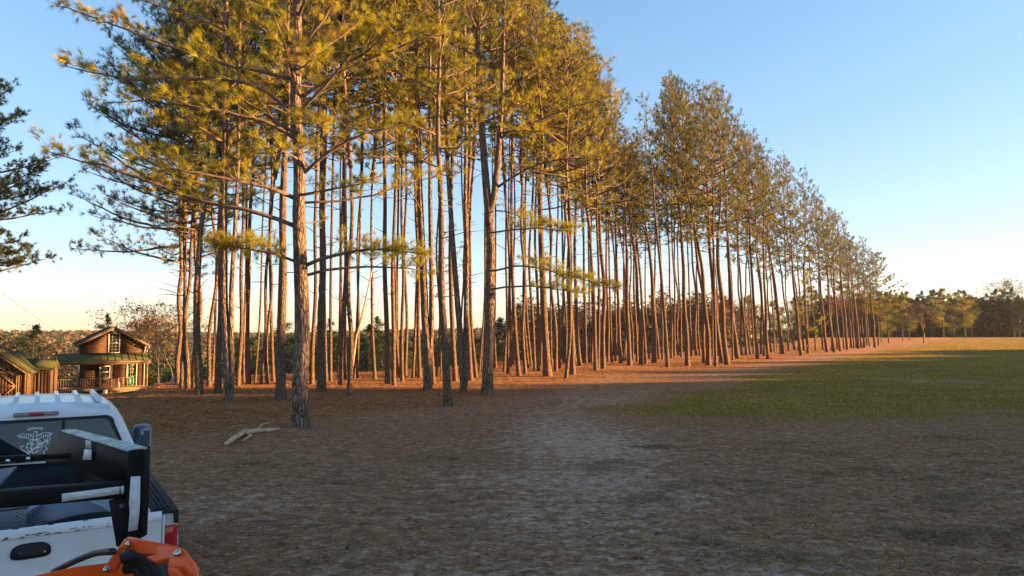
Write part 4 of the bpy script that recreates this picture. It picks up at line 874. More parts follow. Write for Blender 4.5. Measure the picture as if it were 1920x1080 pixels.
m.build('deck', [PORCHW], cab)
def rail(x0, x1, y, dy=0):
    m = M(); m.box(((x0+x1)/2, y, 1.6), (x1-x0, .08, .05)); m.box(((x0+x1)/2, y, .88), (x1-x0, .05, .05)); n = int((x1-x0)/.17)
    for i in range(n): m.box((x0+(i+.5)*(x1-x0)/n, y, 1.24), (.045, .035, .68))
    m.build('railing', [PORCHW], cab)
rail(-2.45, -.42, -2.22); rail(-.12, 2.1, -2.22)
m = M()
for x in (2.75, 3.1, 3.45): m.box((x, -2.22, 1.2), (.13, .04, .8)); 
m.box((3.1, -2.22, 1.62), (1.0, .08, .05)); m.build('railing', [PORCHW], cab)
m = M(); m.box((-2.35, -1.1, 1.6), (.06, 2.2, .05))
for i in range(10): m.box((-2.35, -2.1+i*.22, 1.2), (.035, .045, .75))
m.build('railing', [PORCHW], cab)
for pts, r in (([[4.98, -.45, 4.35], [4.98, -.2, 4.1], [4.93, -.14, 3.9], [4.93, -.14, .25], [4.99, -.4, .12]], .05), ([[5.30, -.45, 4.35], [5.2, -.15, 4.05], [5.12, .1, 3.9], [5.12, .1, .3], [5.35, -.3, .12]], .065)):
    m = M(); m.tube(pts, r, 8); m.build('downspout', [GUTTER], cab)
def hpt(x, y, z):
    v = Matrix.Rotation(HA, 3, 'Z') @ Vector((x, y, z)); return (hx0+v.x, 62+v.y, HZ+v.z)
m = M(); m.tube([[0, 0, 0], [0, 0, .02], [0, 0, .38], [0, 0, .36]], [.13, .14, .17, .15], 14, cap=True); m.tube([[-.16, 0, .34], [-.1, 0, .5], [.1, 0, .5], [.16, 0, .34]], .008, 5)
b = hpt(1.75, -3.1, 0); o = m.build('bucket', mat('white_plastic', (.62, .56, .47), .5), None, True); o.location = (b[0], b[1], H(b[0], b[1])-.02); tag(o, 'white plastic bucket on the ground before the cabin porch', 'bucket')
BLK = mat('black_metal', (.02, .02, .022), .55)
ch = empty('porch_chair', hpt(1.9, -1.5, .76), HA+.3); tag(ch, 'dark armchair on the cabin porch below the lower window', 'chair')
m = M(); m.box((0, 0, .42), (.55, .5, .07)); m.build('seat', [BLK], ch); m = M(); m.box((0, .26, .75), (.55, .06, .62), rx=-.15); m.build('backrest', [BLK], ch)
for x in (-.25, .25):
    for y in (-.22, .22): m = M(); m.box((x, y, .2), (.045, .045, .4)); m.build('leg', [BLK], ch)
    m = M(); m.box((x*1.08, 0, .62), (.06, .5, .04)); m.build('armrest', [BLK], ch)
m = M(); m.tube([[0, 0, 0], [0, 0, .1], [0, 0, .3], [0, 0, .38], [0, 0, .45], [0, 0, .5]], [.1, .15, .17, .12, .1, .13], 14); o = m.build('garden_urn', mat('cream_ceramic', (.6, .52, .4), .5), None, True); o.location = hpt(2.75, -1.9, .76); tag(o, 'cream urn standing on the porch left of the teal door', 'urn')
# ---------------------------------------------------------------- shed
SA = math.radians(20); sd0 = np.array([(-906)/F*45, 45.0]); sh = empty('wooden_shed', (sd0[0], sd0[1], -1.55), SA); tag(sh, 'low plank shed with braced double doors and green roof at the left edge', 'shed')
def planks(m, x0, x1, zt, y, ax):
    n = int(abs(x1-x0)/.16); 
    for i in range(n):
        x = x0+(i+.5)*(x1-x0)/n; h = zt(x) if callable(zt) else zt
        m.box((x, y, h/2) if ax == 'x' else (y, x, h/2), (.148, .03+.004*(i % 3), h) if ax == 'x' else (.03+.004*(i % 3), .148, h))
m = M(); planks(m, -3.0, 0, lambda x: 1.72+1.15*(1-abs(x+1.5)/1.5), 0, 'x'); planks(m, 0.03, 4, 1.72, 0.02, 'y'); planks(m, .03, 4, 1.72, -3.02, 'y'); planks(m, -3, 0, 1.72, 4, 'x'); m.build('wall', [PLANK], sh)
m = M()
for sx in (-1, 1):
    a = np.array([-1.5, -.3, 2.92]); b = np.array([-1.5+sx*1.78, -.3, 1.60]); nn = np.array([sx*.6, 0, .8]); prism(m, [a, b, b+[0, 4.6, 0], a+[0, 4.6, 0]], nn, .05)
    for i in range(10): m.tube([a+nn*.06+[0, i*.5, 0], b+nn*.06+[0, i*.5, 0]], .014, 4)
r_ = m.build('roof', [GREENROOF], sh); m = M()
for sx in (-1, 1):
    a = np.array([-1.5, -.31, 2.90]); b = np.array([-1.5+sx*1.78, -.31, 1.58]); prism(m, [a, b, b-[0, 0, .14], a-[0, 0, .14]], (0, -1, 0), .03)
m.build('fascia', [PORCHW], r_)
m = M(); wing = [[-.6, 2.6, 2.35], [1.55, 2.6, 2.35]]
prism(m, [[-.8, 1.9, 1.72], [1.0, 1.9, 1.72], [1.0, 2.9, 2.42], [-.8, 2.9, 2.42]], (0, -.5, .8), .05); prism(m, [[-.8, 3.9, 1.72], [1.0, 3.9, 1.72], [1.0, 2.9, 2.42], [-.8, 2.9, 2.42]], (0, .5, .8), .05)
m.build('wing_roof', [GREENROOF], sh); m = M(); planks(m, 2.0, 3.8, lambda x: 1.65+.7*(1-abs(x-2.9)/.95), .85, 'y'); planks(m, .1, .85, 1.7, 2.0, 'x'); m.build('wing_wall', [PLANK], sh)
for c0, c1 in ((-2.55, -1.53), (-1.47, -.45)):
    m = M()
    for z in (.08, .85, 1.62): m.box(((c0+c1)/2, -.05, z), (c1-c0, .03, .09))
    for x in (c0+.04, c1-.04): m.box((x, -.052, .85), (.08, .03, 1.6))
    for q in (0, 1):
        for s_ in (1,) if q == 0 else (-1,):
            L_ = math.hypot(c1-c0-.2, .7); m.box(((c0+c1)/2, -.045, .46+.77*q), (L_, .02, .08), ry=-s_*math.atan2(.7, c1-c0-.2))
    m.build('door', [PORCHW], sh)
m = M(); m.box((-1.5, -.04, 1.72), (3.0, .04, .08)); 
for x in (-.03, -.38, -2.97, -2.62): m.box((x, -.045, .86), (.09, .04, 1.7))
m.build('trim', [PORCHW], sh)
m = M(); q0 = np.array([G(-60, 780)[0], 36., 0.]); o = M(); zz = H(-25, 36)
o.tube([[0, 0, 0], [0, 0, 9]], [.15, .11], 10); wp = o.build('utility_pole', GREYBARK, None, True); pb = P(-120, 500, 40); wp.location = (pb[0], 40, H(pb[0], 40)-.1); tag(wp, 'wooden utility pole just outside the left edge, carrying the cabin wire', 'pole')
pt = np.array([pb[0], 40, H(pb[0], 40)+8.7]); pe = np.array(hpt(0, .3, 4.3)); ts = np.linspace(0, 1, 24)[:, None]; wv = pt+(pe-pt)*ts-np.array([0, 0, 1])*(4*ts*(1-ts))*.25
m = M(); m.tube(wv-pt, .011, 5); o = m.build('power_wire', BLK); o.location = pt; tag(o, 'thin dark wire running down to the cabin roof at left', 'wire')
# ---------------------------------------------------------------- fallen branch
m = M(); q = [G(424, 838), G(440, 826), G(458, 816), G(480, 813), G(505, 811), G(524, 809)]; q = [p+np.array([0, 0, .07]) for p in q]
m.tube(np.array(q)-q[0], [.055, .06, .075, .06, .05, .035], 9, jag=.06); m.tube(np.array([q[2]+[0, 0, .02], G(470, 820)+[0, 0, .05], G(455, 829)+[0, 0, .03]])-q[0], [.05, .04, .02], 7, jag=.05)
m.tube(np.array([q[3], q[3]+[.1, .2, .15], q[3]+[.35, .3, .2]])-q[0], [.03, .02, .01], 5)
o = m.build('fallen_branch', DEADWOOD, None, True); o.location = q[0]; tag(o, 'barkless pale fallen branch lying left of the largest pine', 'branch')
# ---------------------------------------------------------------- pickup truck
WHITE = mat('white_car_paint', (.62, .64, .66), .38, spec=.45, coat=.35, noise=(3.5, (.52, .53, .54), .45, .75), bump=(1.5, .05, .01))
TRIMB = mat('black_plastic', (.013, .014, .016), .6, spec=.2, noise=(14, (.022, .023, .026), .4, .7))
CARGLASS = mat('car_glass', (.012, .015, .018), .04, spec=.7)
RED = mat('red_lens', (.42, .012, .015), .18, coat=.6, noise=(8, (.30, .01, .012), .4, .6)); CLEAR = mat('grey_lens', (.28, .22, .22), .25); RUBBER = mat('tyre_rubber', (.018, .018, .017), .9, spec=.1, bump=(30, .3, .01)); CHROME = mat('steel', (.55, .55, .56), .3, metal=1)
DECAL = mat('white_decal', (.72, .74, .76), .6)
TA = math.radians(33.6); tx, ty_ = -6.4*math.sin(TA), 6.4*math.cos(TA)
tk = empty('pickup_truck', (tx, ty_, 0), TA); tag(tk, 'white crew cab pickup truck seen from behind at lower left', 'pickup truck')
m = M()
def sec(y, pts): return [[x, y, z] for x, z in pts]+[[-x, y, z] for x, z in reversed(pts)]
# bed sides (outer and inner skins), floor, bulkhead
for s in (-1, 1):
    prof = [(.80, .80), (.80, 1.235), (.86, 1.245), (.95, 1.235), (.992, 1.16), (1.0, 1.0), (.985, .72), (.94, .50), (.90, .50), (.90, .80)]
    if s > 0: loft(m, [[[x, y, z] for x, z in prof] for y in (.03, .35, 1.0, 2.12)])
    else: loft(m, [[[-x, y, z] for x, z in reversed(prof)] for y in (.03, .35, 1.0, 2.12)])
    m.box((s*.88, -.005, 1.0), (.02, .05, .46))
m.box((0, 1.07, .82), (1.62, 2.1, .05)); m.box((0, 2.10, 1.02), (1.62, .05, .42))
# cab
cabp = lambda w, zr, inn=0: [(.97*w, .50), (1.0*w, .80), (1.0*w, 1.10), (.965*w, 1.30), (.90*w-inn*0, 1.47), (.80*w, zr-.20), (.735*w, zr-.09), (.66*w, zr-.035), (.40*w, zr), (.12, zr+.012)]
cs_ = [sec(2.24, cabp(.97, 1.86)), sec(2.27, cabp(1, 1.90)), sec(2.60, cabp(1, 1.945)), sec(3.4, cabp(1, 1.955)), sec(4.1, cabp(1, 1.93)), sec(4.35, cabp(.985, 1.86))]
# rear face leans forward toward the top
for c in cs_[:2]:
    for p in c: p[1] += max(0, p[2]-1.3)*.16
for p in cs_[5]: p[1] += (1.9-p[2])*.9 if p[2] > 1.25 else .55
for p in cs_[4]: p[1] += (1.93-p[2])*.35 if p[2] > 1.25 else .2
loft(m, cs_)
hood = lambda w, z: [(.95*w, .50), (1.0*w, .80), (1.0*w, 1.0), (.93*w, z-.08), (.80*w, z), (.12, z+.03)]
loft(m, [sec(4.85, hood(1, 1.28)), sec(5.6, hood(1, 1.25)), sec(6.2, hood(.97, 1.18)), sec(6.3, hood(.9, 1.08))])
body = bevel(m.build('body', [WHITE], tk, True), .012); 
for p in body.data.polygons: p.use_smooth = False
m = M()
for i in range(-3, 4):
    x = i*.19; m.add([[x-.03, 2.62, 1.938], [x+.03, 2.62, 1.938], [x+.03, 3.95, 1.945], [x-.03, 3.95, 1.945], [x-.018, 2.66, 1.978], [x+.018, 2.66, 1.978], [x+.018, 3.9, 1.982], [x-.018, 3.9, 1.982]],
      q=[[4, 5, 6, 7], [0, 1, 5, 4], [1, 2, 6, 5], [2, 3, 7, 6], [3, 0, 4, 7]])
m.build('roof_rib', [WHITE], tk)
# rear window: rounded trapezoid, three panes
def rwp(x, z): return [x, 2.232+max(0, z-1.3)*.16, z]
def rr_poly(w0, w1, z0, z1, r, n=6):
    c = [(w0-r, z0+r, -90), (w1-r*1.3, z1-r*1.2, 0)]; out = []
    for (cx, cz, a0), rad in zip(c, (r, r*1.25)):
        for i in range(n+1):
            a = math.radians(a0+90*i/n); out.append((cx+rad*math.cos(a), cz+rad*math.sin(a)))
    return out+[(-x, z) for x, z in reversed(out)]
pl = rr_poly(.80, .70, 1.40, 1.815, .07); pin = rr_poly(.765, .665, 1.435, 1.785, .06)
m = M(); a = np.array([rwp(x, z) for x, z in pl])-[0, .004, 0]; b_ = np.array([rwp(x, z) for x, z in pin])-[0, .018, 0]; k = len(a)
m.add(np.vstack([a, b_]), q=[[i, (i+1) % k, k+(i+1) % k, k+i] for i in range(k)])
for x in (-.235, .235): m.add([rwp(x-.013, 1.435), rwp(x+.013, 1.435), rwp(x+.013, 1.785), rwp(x-.013, 1.785)], q=[[0, 1, 2, 3]])
for i in range(-4, 0): m.v[-1][i][1] -= .021
wf = m.build('rear_window', [TRIMB], tk)
m = M(); c = np.array([rwp(x, z) for x, z in pin])-[0, .012, 0]; m.add(np.vstack([c, c.mean(0)]), t=[[k, i, (i+1) % k] for i in range(k)]); m.build('pane', [CARGLASS], wf)
# eagle, globe and anchor decal as thin white strips on the centre pane
def decal_strips(strokes, w=.0045):
    m = M()
    for s in strokes:
        p = np.array([rwp(x, z) for x, z in s])-[0, .0165, 0]
        for i in range(len(p)-1):
            d = p[i+1]-p[i]; n = np.cross(d, [0, 1, 0]); n = n/(np.linalg.norm(n)+1e-9)*w/2; e_ = d/(np.linalg.norm(d)+1e-9)*w*.3
            m.add([p[i]-n-e_, p[i+1]-n+e_, p[i+1]+n+e_, p[i]+n-e_], q=[[0, 1, 2, 3]])
    return m
cx_, cz_ = -.005, 1.60; st = []
arc = lambda x, z, rx, rz, a0, a1, n=14: [(x+rx*math.cos(math.radians(a0+(a1-a0)*i/n)), z+rz*math.sin(math.radians(a0+(a1-a0)*i/n))) for i in range(n+1)]
gx, gz = cx_+.0, cz_-.045
st += [arc(gx, gz, .066, .066, 0, 360, 28), arc(gx, gz, .066, .02, 180, 360), arc(gx, gz+.03, .055, .012, 180, 360), arc(gx, gz, .03, .066, 90, 270), arc(gx, gz, .03, .066, -90, 90)]
st += [[(gx-.04, gz+.02), (gx-.03, gz+.04), (gx-.01, gz+.03), (gx-.015, gz+.01), (gx-.03, gz-.01), (gx-.02, gz-.035)], [(gx+.01, gz+.04), (gx+.035, gz+.035), (gx+.04, gz+.01), (gx+.02, gz+.0), (gx+.03, gz-.03)]]
for s in (-1, 1):
    st += [[(cx_+s*.012, cz_+.045), (cx_+s*.05, cz_+.075), (cx_+s*.10, cz_+.08), (cx_+s*.15, cz_+.065), (cx_+s*.12, cz_+.052), (cx_+s*.09, cz_+.045), (cx_+s*.06, cz_+.034), (cx_+s*.03, cz_+.022), (cx_+s*.012, cz_+.02)]]
    for i in range(6): st += [[(cx_+s*(.03+.02*i), cz_+.072-.0012*i), (cx_+s*(.035+.018*i), cz_+.040)]]
st += [[(cx_-.012, cz_+.04), (cx_-.014, cz_+.075), (cx_-.004, cz_+.10), (cx_+.012, cz_+.095), (cx_+.022, cz_+.086), (cx_+.01, cz_+.084), (cx_+.012, cz_+.04)], [(cx_-.014, cz_+.04), (cx_-.018, cz_+.015), (cx_, cz_+.005), (cx_+.018, cz_+.015), (cx_+.012, cz_+.04)]]
st += [arc(cx_, cz_+.10, .07, .022, 30, 150), arc(cx_, cz_+.112, .072, .022, 30, 150), [(cx_-.06, cz_+.111), (cx_-.062, cz_+.123)], [(cx_+.06, cz_+.111), (cx_+.062, cz_+.123)]]
st += [[(gx+.105, gz+.055), (gx-.095, gz-.085)], [(gx+.11, gz+.045), (gx-.085, gz-.092)], arc(gx+.118, gz+.06, .014, .014, 0, 360, 12), [(gx+.075, gz+.065), (gx+.11, gz+.02)]]
st += [[(gx-.14, gz-.02), (gx-.135, gz-.06), (gx-.10, gz-.095), (gx-.05, gz-.105), (gx-.01, gz-.10)], [(gx-.15, gz-.035), (gx-.14, gz-.02), (gx-.125, gz-.035)], [(gx-.02, gz-.112), (gx-.01, gz-.10), (gx-.022, gz-.09)]]
st += [[(gx+.09, gz+.05), (gx+.12, gz+.02), (gx+.085, gz-.01), (gx+.11, gz-.04), (gx+.07, gz-.06), (gx+.09, gz-.085), (gx+.04, gz-.10), (gx-.03, gz-.085), (gx-.07, gz-.05), (gx-.1, gz-.03), (gx-.12, gz-.0), (gx-.085, gz+.01)]]
decal_strips(st).build('window_decal', [DECAL], wf)
m = M(); poly = [( .175*math.copysign(1, math.cos(a_))+.02*math.cos(a_), 1.868+.022*math.sin(a_)) for a_ in np.linspace(0, 2*PI, 20, endpoint=False)]
prism(m, [[x, 2.31, z] for x, z in poly], (0, -1, 0), .022); bl = m.build('brake_light', [CLEAR], tk); m = M(); m.box((0, 2.286, 1.868), (.13, .006, .034)); m.build('lens', [RED], bl)
# tailgate with step groove, handle
m = M(); loft(m, [[[x, y, z] for y, z in [(.045, .66), (.045, 1.24), (.02, 1.262), (-.02, 1.262), (-.035, 1.235), (-.035, 1.20), (-.028, 1.19), (-.028, .74), (-.035, .72), (-.035, .66)]] for x in (-.865, .865)])
tg = bevel(m.build('tailgate', [WHITE], tk), .006)
m = M()
for x in (-.62, -.36, -.1, .12, .34, .58, .8): m.box((x, .0, 1.264), (.035, .018, .006))
for i in range(46):
    x = random.gauss(.0, .38); m.box((max(-.8, min(.8, x)), -.0362, 1.212+random.uniform(-.012, .012)), (random.uniform(.004, .035), .002, random.uniform(.002, .006)))
m.build('scuff_mark', [TRIMB], tg)
m = M(); hp = []
for a_ in np.linspace(0, 2*PI, 32, endpoint=False):
    hp.append((.125*math.copysign(abs(math.cos(a_))**.6, math.cos(a_))*(1-.16*max(0, math.sin(a_))), 1.088+(.068 if math.sin(a_) > 0 else .046)*math.copysign(abs(math.sin(a_))**.55, math.sin(a_))))
prism(m, [[x, -.026, z] for x, z in hp], (0, -1, 0), .010); hn = m.build('handle', [TRIMB], tg)
m = M(); m.box((.0, -.040, 1.085), (.15, .014, .035)); m.tube([[.085, -.035, 1.08], [.085, -.043, 1.08]], .008, 10, mi=1); bevel(m.build('latch', [BLK, CHROME], hn), .003)
MIRH = mat('grey_mirror_housing', (.30, .29, .27), .5)
for s in (-1, 1):
    m = M(); loft(m, [[[s*x, y, z] for x, y in [(.885, -.02), (.955, -.022), (.992, .02), (1.004, .10), (.985, .12), (.885, .06)]] for z in (.70, .86, 1.02, 1.135)])
    t_ = bevel(m.build('taillight', [RED], tk), .008); m = M(); m.box((s*.93, -.024, .80), (.07, .006, .09)); m.build('reverse_lens', [CLEAR], t_)
    m = M(); prism(m, [[s*.80, -.01, 1.242], [s*.965, -.01, 1.232], [s*.965, 2.14, 1.245], [s*.80, 2.14, 1.255]], (0, 0, 1), .028)
    for i in range(4): m.box((s*(.83+.035*i), 1.06, 1.278), (.018, 2.1, .008))
    prism(m, [[s*.962, -.012, 1.15], [s*.993, -.005, 1.15], [s*.99, 2.14, 1.17], [s*.958, 2.14, 1.17]], (0, 0, 1), .105)
    bevel(m.build('rail_cap', [TRIMB], tk), .006)
    mr = M(); mr.tube([[s*.97, 4.02, 1.20], [s*1.10, 4.0, 1.24]], .022, 8); mr.tube([[s*.97, 4.02, 1.42], [s*1.10, 4.0, 1.42]], .022, 8)
    loft(mr, [[[s*(1.14+.115*math.copysign(abs(math.cos(a_))**.5, math.cos(a_))*f), y, 1.34+.17*math.copysign(abs(math.sin(a_))**.5, math.sin(a_))*f] for a_ in np.linspace(0, 2*PI, 20, endpoint=False)] for y, f in ((3.93, 1), (3.98, 1.02), (4.08, .8))])
    mo = mr.build('side_mirror', [MIRH], tk, True)
    for p in mo.data.polygons: p.use_smooth = False
    mr = M()
    gp = [[s*(1.135+.095*math.copysign(abs(math.cos(a_))**.5, math.cos(a_))), 3.924, 1.34+.15*math.copysign(abs(math.sin(a_))**.5, math.sin(a_))] for a_ in np.linspace(0, 2*PI, 20, endpoint=False)]
    prism(mr, gp, (0, -1, 0), .004); mr.build('mirror_glass', [mat('mirror_glass', (.05, .09, .11), .08, spec=.8)], mo)
    m = M()
    for y0, y1 in ((2.48, 3.22), (3.32, 4.35)):
        m.add([[s*.968, y0, 1.31], [s*.968, y1+.1, 1.31], [s*.80, y1-.12, 1.71], [s*.80, y0+.06, 1.71]], q=[[0, 1, 2, 3]]); 
    for i in range(len(m.v)): m.v[i][:, 0] += s*.012
    m.build('side_window', [CARGLASS], tk)
    for y in (1.02, 5.3):
        wb_ = M(); wb_.tube([[s*.72, y, .40], [s*.74, y, .40], [s*.96, y, .40], [s*.98, y, .40]], [.34, .40, .40, .34], 32); w_ = wb_.build('wheel', [RUBBER], tk, True)
        m = M(); m.tube([[s*.90, y, .40], [s*.985, y, .40], [s*.97, y, .40]], [.22, .22, .08], 24); m.build('rim', [CHROME], w_)
    m = M(); loft(m, [[[s*(.80+.19*0)+s*x, y, z] for x, z in [(0, 0), (.19, 0), (.19, .02), (0, .02)]] for y in (.55, 1.5) for z in (0,)]) if False else None
m = M(); loft(m, [[[x, y, z] for y, z in [(-.18, .45), (-.22, .52), (-.20, .66), (.02, .66), (.02, .45)]] for x in (-1.0, 1.0)]); m.box((0, .3, .45), (.3, .6, .1)); bevel(m.build('bumper', [CHROME], tk), .02)
m = M(); m.box((0, 3.2, .45), (1.6, 5.8, .12)); m.build('chassis', [BLK], tk)
for s in (-1, 1):
    m = M(); m.box((s*.72, 6.26, .95), (.36, .12, .22)); m.build('headlight', [CLEAR], tk)
# cargo in the bed
def tpt(x, y, z):
    v = Matrix.Rotation(TA, 3, 'Z') @ Vector((x, y, z)); return (tx+v.x, ty_+v.y, v.z)
m = M(); aa = np.linspace(0, 2*PI, 40)
sec_ = [(.30, -.09), (.36, -.10), (.39, -.06), (.40, 0), (.39, .06), (.36, .10), (.30, .09), (.27, 0)]
loft(m, [[[ (r_*math.cos(a)), (r_*math.sin(a)), z] for r_, z in sec_] for a in aa], caps=False); o = m.build('spare_tyre', RUBBER, None, True); o.location = tpt(.30, .75, .96); o.rotation_euler = (.05, -.1, .3); tag(o, 'black spare tyre lying in the truck bed behind the tailgate', 'tyre')
DPL = mat('diamond_plate', (.16, .17, .18), .35, metal=.8, bump=(60, .8, .01)); tb = empty('tool_box', tpt(-.35, 1.55, .85), TA); tag(tb, 'grey diamond plate tool box in the truck bed', 'tool box')
m = M(); m.box((0, 0, .14), (.62, .4, .28)); bevel(m.build('box', [DPL], tb), .01); m = M(); m.box((0, 0, .30), (.65, .43, .035)); bevel(m.build('lid', [DPL], tb), .008)
m = M(); m.box((0, -.22, .24), (.07, .02, .06)); m.build('latch', [CHROME], tb)
m = M(); g_ = 14; u, v = np.meshgrid(np.linspace(-1, 1, g_), np.linspace(-1, 1, g_)); zz = .30*np.exp(-(u**2+v**2)*1.1)+.03*np.sin(5*u+2*v)*np.cos(4*v); 
i = np.arange(g_-1)[:, None]*g_; j = np.arange(g_-1)[None]; m.add(np.stack([u*.33, v*.3, zz], -1).reshape(-1, 3), q=np.stack([i+j, i+j+1, i+g_+j+1, i+g_+j], -1).reshape(-1, 4)); o = m.build('folded_tarp', mat('grey_cloth', (.17, .17, .19), .9, bump=(12, .6, .03)), None, True); o.location = tpt(.25, 1.7, .86); tag(o, 'grey cloth heaped in the truck bed behind the black frame', 'tarp'); so = o.modifiers.new('t', 'SOLIDIFY'); so.thickness = .02
# ---------------------------------------------------------------- black steel attachment between tractor and truck
BSTEEL = mat('black_painted_steel', (.005, .0055, .006), .6, spec=.12, noise=(7, (.012, .013, .015), .55, .8), bump=(25, .15, .005))
WORN = mat('worn_pale_paint', (.50, .50, .47), .6, noise=(14, (.30, .29, .27), .42, .62))
STICK = mat('white_reflective_tape', (.58, .60, .62), .5, noise=(22, (.46, .47, .48), .45, .7))
att = empty('tractor_attachment', P(240, 1010, 3.4)); tag(att, 'black steel loader attachment with peeling white tape strips, in front of the tailgate', 'loader attachment')
ao = np.array(att.location)
def slab(name, pts, th, mt, parent=att, n=None, bev=.004):
    """a steel plate: corner points with their own depths, thickness away from the viewer"""
    p = np.array([P(*q) for q in pts]); nn = np.cross(p[1]-p[0], p[2]-p[0]); nn /= np.linalg.norm(nn)
    if n is None and np.dot(nn, p[0]-np.array([0, 0, CAMH])) < 0: nn = -nn
    if n is not None: nn = np.array(n, float)
    m = M(); prism(m, p-ao, nn, th); o = m.build(name, [mt], parent)
    return bevel(o, bev) if bev else o
sp_ = slab('side_plate', [(115, 807, 4.5), (241, 842, 3.42), (240, 918, 3.42), (190, 925, 3.8), (88, 900, 4.6), (84, 850, 4.6)], .02, BSTEEL)
slab('top_flange', [(115, 806, 4.5), (142, 804, 4.5), (277, 838, 3.35), (240, 843, 3.35)], .012, WORN, n=(0, 0, -1))
slab('post', [(240, 843, 3.35), (270, 839, 3.35), (269, 890, 3.35), (264, 1010, 3.35), (236, 1012, 3.35), (237, 895, 3.35)], .06, BSTEEL)
slab('reflective_tape', [(245, 894, 3.345), (263, 893, 3.345), (262, 942, 3.345), (261, 960, 3.345), (257, 994, 3.345), (240, 997, 3.345), (243, 962, 3.345), (242, 943, 3.345)], .003, STICK, bev=0)
slab('brace', [(203, 938, 3.42), (236, 930, 3.42), (238, 1012, 3.38), (218, 1026, 3.38)], .06, BSTEEL)
slab('brace_plate', [(224, 945, 3.41), (234, 944, 3.41), (233, 968, 3.41), (226, 969, 3.41)], .004, mat('dusty_steel', (.05, .055, .06), .6), bev=0)
slab('cross_beam', [(-120, 930, 3.55), (236, 904, 3.40), (236, 934, 3.40), (-120, 964, 3.55)], .09, BSTEEL, bev=.008)
slab('reflective_tape', [(116, 926, 3.445), (224, 912, 3.395), (224, 926, 3.395), (116, 941, 3.445)], .003, STICK, bev=0)
slab('reflective_tape', [(226, 912, 3.392), (232, 911, 3.392), (232, 925, 3.392), (227, 926, 3.392)], .003, STICK, bev=0)
slab('rear_plate', [(-120, 880, 4.3), (188, 862, 4.15), (182, 900, 4.0), (-120, 932, 4.1)], .012, BSTEEL)
slab('upper_bar', [(-120, 862, 4.25), (150, 850, 4.2), (150, 858, 4.2), (-120, 872, 4.25)], .05, BSTEEL)
slab('gusset', [(-120, 800, 4.5), (0, 822, 4.45), (50, 851, 4.4), (46, 862, 4.4), (-120, 872, 4.4)], .02, BSTEEL)
slab('step_plate', [(-40, 885, 3.9), (33, 874, 3.85), (2, 905, 3.6), (-60, 925, 3.6)], .015, mat('dull_grey_steel', (.10, .10, .11), .5), n=(0, 0, -1))
slab('warning_label', [(160, 825, 3.93), (170, 827, 3.88), (170, 842, 3.88), (160, 841, 3.93)], .002, WORN, bev=0)
slab('warning_label', [(158, 842, 3.94), (171, 843, 3.87), (171, 862, 3.87), (155, 862, 3.95)], .002, STICK, bev=0)
for px, py, d in ((17, 864, 4.22), (55, 860, 4.21)):
    m = M(); c = P(px, py, d)-ao; m.tube([c+[0, -.002, 0], c+[0, -.012, 0]], .014, 6); m.build('bolt', [CHROME], att)
# orange loader arm of the tractor
ORANGE = mat('orange_tractor_paint', (.85, .095, .008), .38, coat=.25, noise=(6, (.72, .08, .008), .4, .7), bump=(3, .05, .01))
la = empty('loader_arm', P(210, 1066, 2.7)); tag(la, 'orange tractor loader arm with pinned link and black hoses at the bottom left', 'loader arm'); ao = np.array(la.location)
def bar(name, pts, th, mt, off=0): return slab(name, pts, th, mt, la)
bar('boom', [(20, 1088, 2.95), (140, 1062, 2.85), (255, 1048, 2.72), (262, 1072, 2.72), (190, 1100, 2.85), (20, 1130, 2.95)], .07, ORANGE)
bar('link_plate', [(194, 1064, 2.66), (234, 1009, 2.62), (247, 1014, 2.60), (214, 1072, 2.64), (203, 1076, 2.65)], .012, ORANGE)
bar('lever_plate', [(234, 1009, 2.60), (243, 1005, 2.60), (328, 1022, 2.50), (343, 1028, 2.49), (362, 1052, 2.47), (378, 1110, 2.45), (330, 1110, 2.47), (314, 1072, 2.49), (316, 1046, 2.50), (290, 1054, 2.52), (272, 1044, 2.55), (286, 1040, 2.54), (242, 1034, 2.60)], .025, ORANGE)
bar('hook_tab', [(312, 1064, 2.46), (330, 1066, 2.45), (345, 1085, 2.44), (325, 1082, 2.45)], .01, ORANGE)
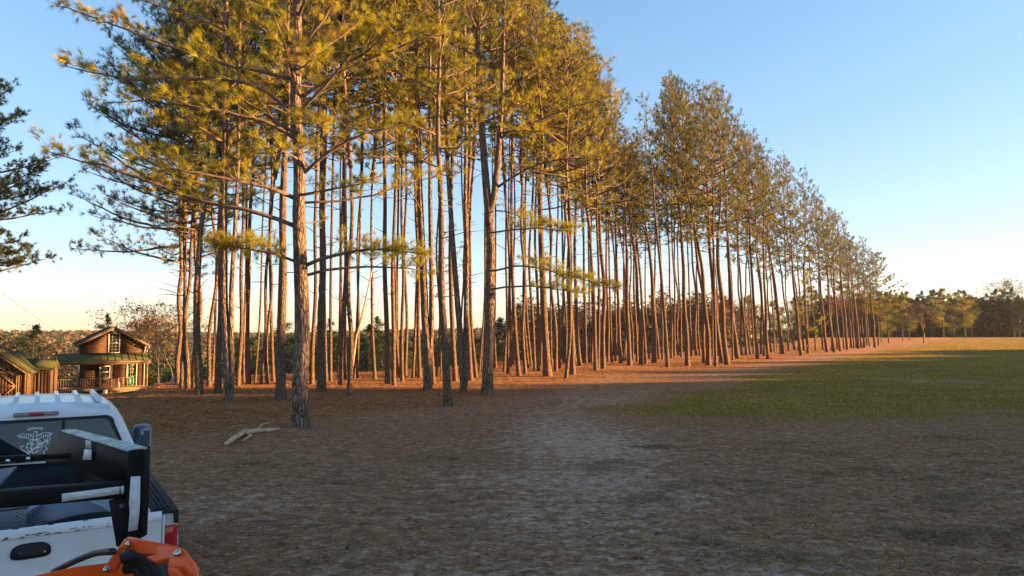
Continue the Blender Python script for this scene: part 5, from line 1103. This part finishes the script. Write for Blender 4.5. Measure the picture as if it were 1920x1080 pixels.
for px, py, d in ((243, 1019, 2.595), (201, 1067, 2.645), (333, 1037, 2.48)):
    m = M(); c = P(px, py, d)-ao; m.tube([c+[0, .0, 0], c+[0, -.014, 0], c+[0, -.018, 0]], [.009, .0085, .005], 12); m.tube([c+[0, .004, 0], c+[0, -.004, 0]], .0135, 6); m.build('pin', [CHROME], la)
HOSE = mat('black_rubber_hose', (.014, .014, .016), .5)
for k_, (pts, r_) in enumerate([([(232, 1046), (262, 1036), (285, 1050), (298, 1075), (303, 1110)], .024), ([(238, 1056), (262, 1048), (278, 1060), (288, 1085), (290, 1115)], .024), ([(255, 1040), (285, 1040), (303, 1058), (312, 1090), (312, 1120)], .022), ([(235, 1066), (255, 1062), (268, 1080), (270, 1120)], .022)]):
    m = M(); q = np.array([P(a_, b_, 2.60+.03*k_) for a_, b_ in pts])-ao; t_ = np.linspace(0, 1, len(q)); T_ = np.linspace(0, 1, 18); qq = np.stack([np.interp(T_, t_, q[:, i]) for i in range(3)], -1)
    for _ in range(4): qq[1:-1] = (qq[:-2]+2*qq[1:-1]+qq[2:])/4
    m.tube(qq, r_, 12); m.build('hose', [HOSE], la, True)
m = M(); q = np.array([P(a_, b_, 3.1-.2*i) for i, (a_, b_) in enumerate([(100, 1072), (140, 1052), (180, 1036), (212, 1034)])])-ao; T_ = np.linspace(0, 1, 16); t_ = np.linspace(0, 1, 4); qq = np.stack([np.interp(T_, t_, q[:, i]) for i in range(3)], -1)
for _ in range(4): qq[1:-1] = (qq[:-2]+2*qq[1:-1]+qq[2:])/4
m.tube(qq, .012, 10); m.build('hose', [HOSE], la, True)

# ---------------------------------------------------------------- haze: pale air round the whole scene
hm_ = M(); hm_.box((0, 700, 20), (5600, 5600, 120)); hz = bpy.data.materials.new('haze'); hz.use_nodes = True; hn_ = hz.node_tree; hn_.nodes.clear()
ho = hn_.nodes.new('ShaderNodeOutputMaterial'); hv = hn_.nodes.new('ShaderNodeVolumePrincipled'); hv.inputs['Color'].default_value = (.86, .9, .96, 1); hv.inputs['Density'].default_value = .00006; hv.inputs['Anisotropy'].default_value = .2
hn_.links.new(hv.outputs[0], ho.inputs['Volume']); o = hm_.build('haze', [hz]); tag(o, 'thin pale air softening the far woods and hills', None, kind='stuff')
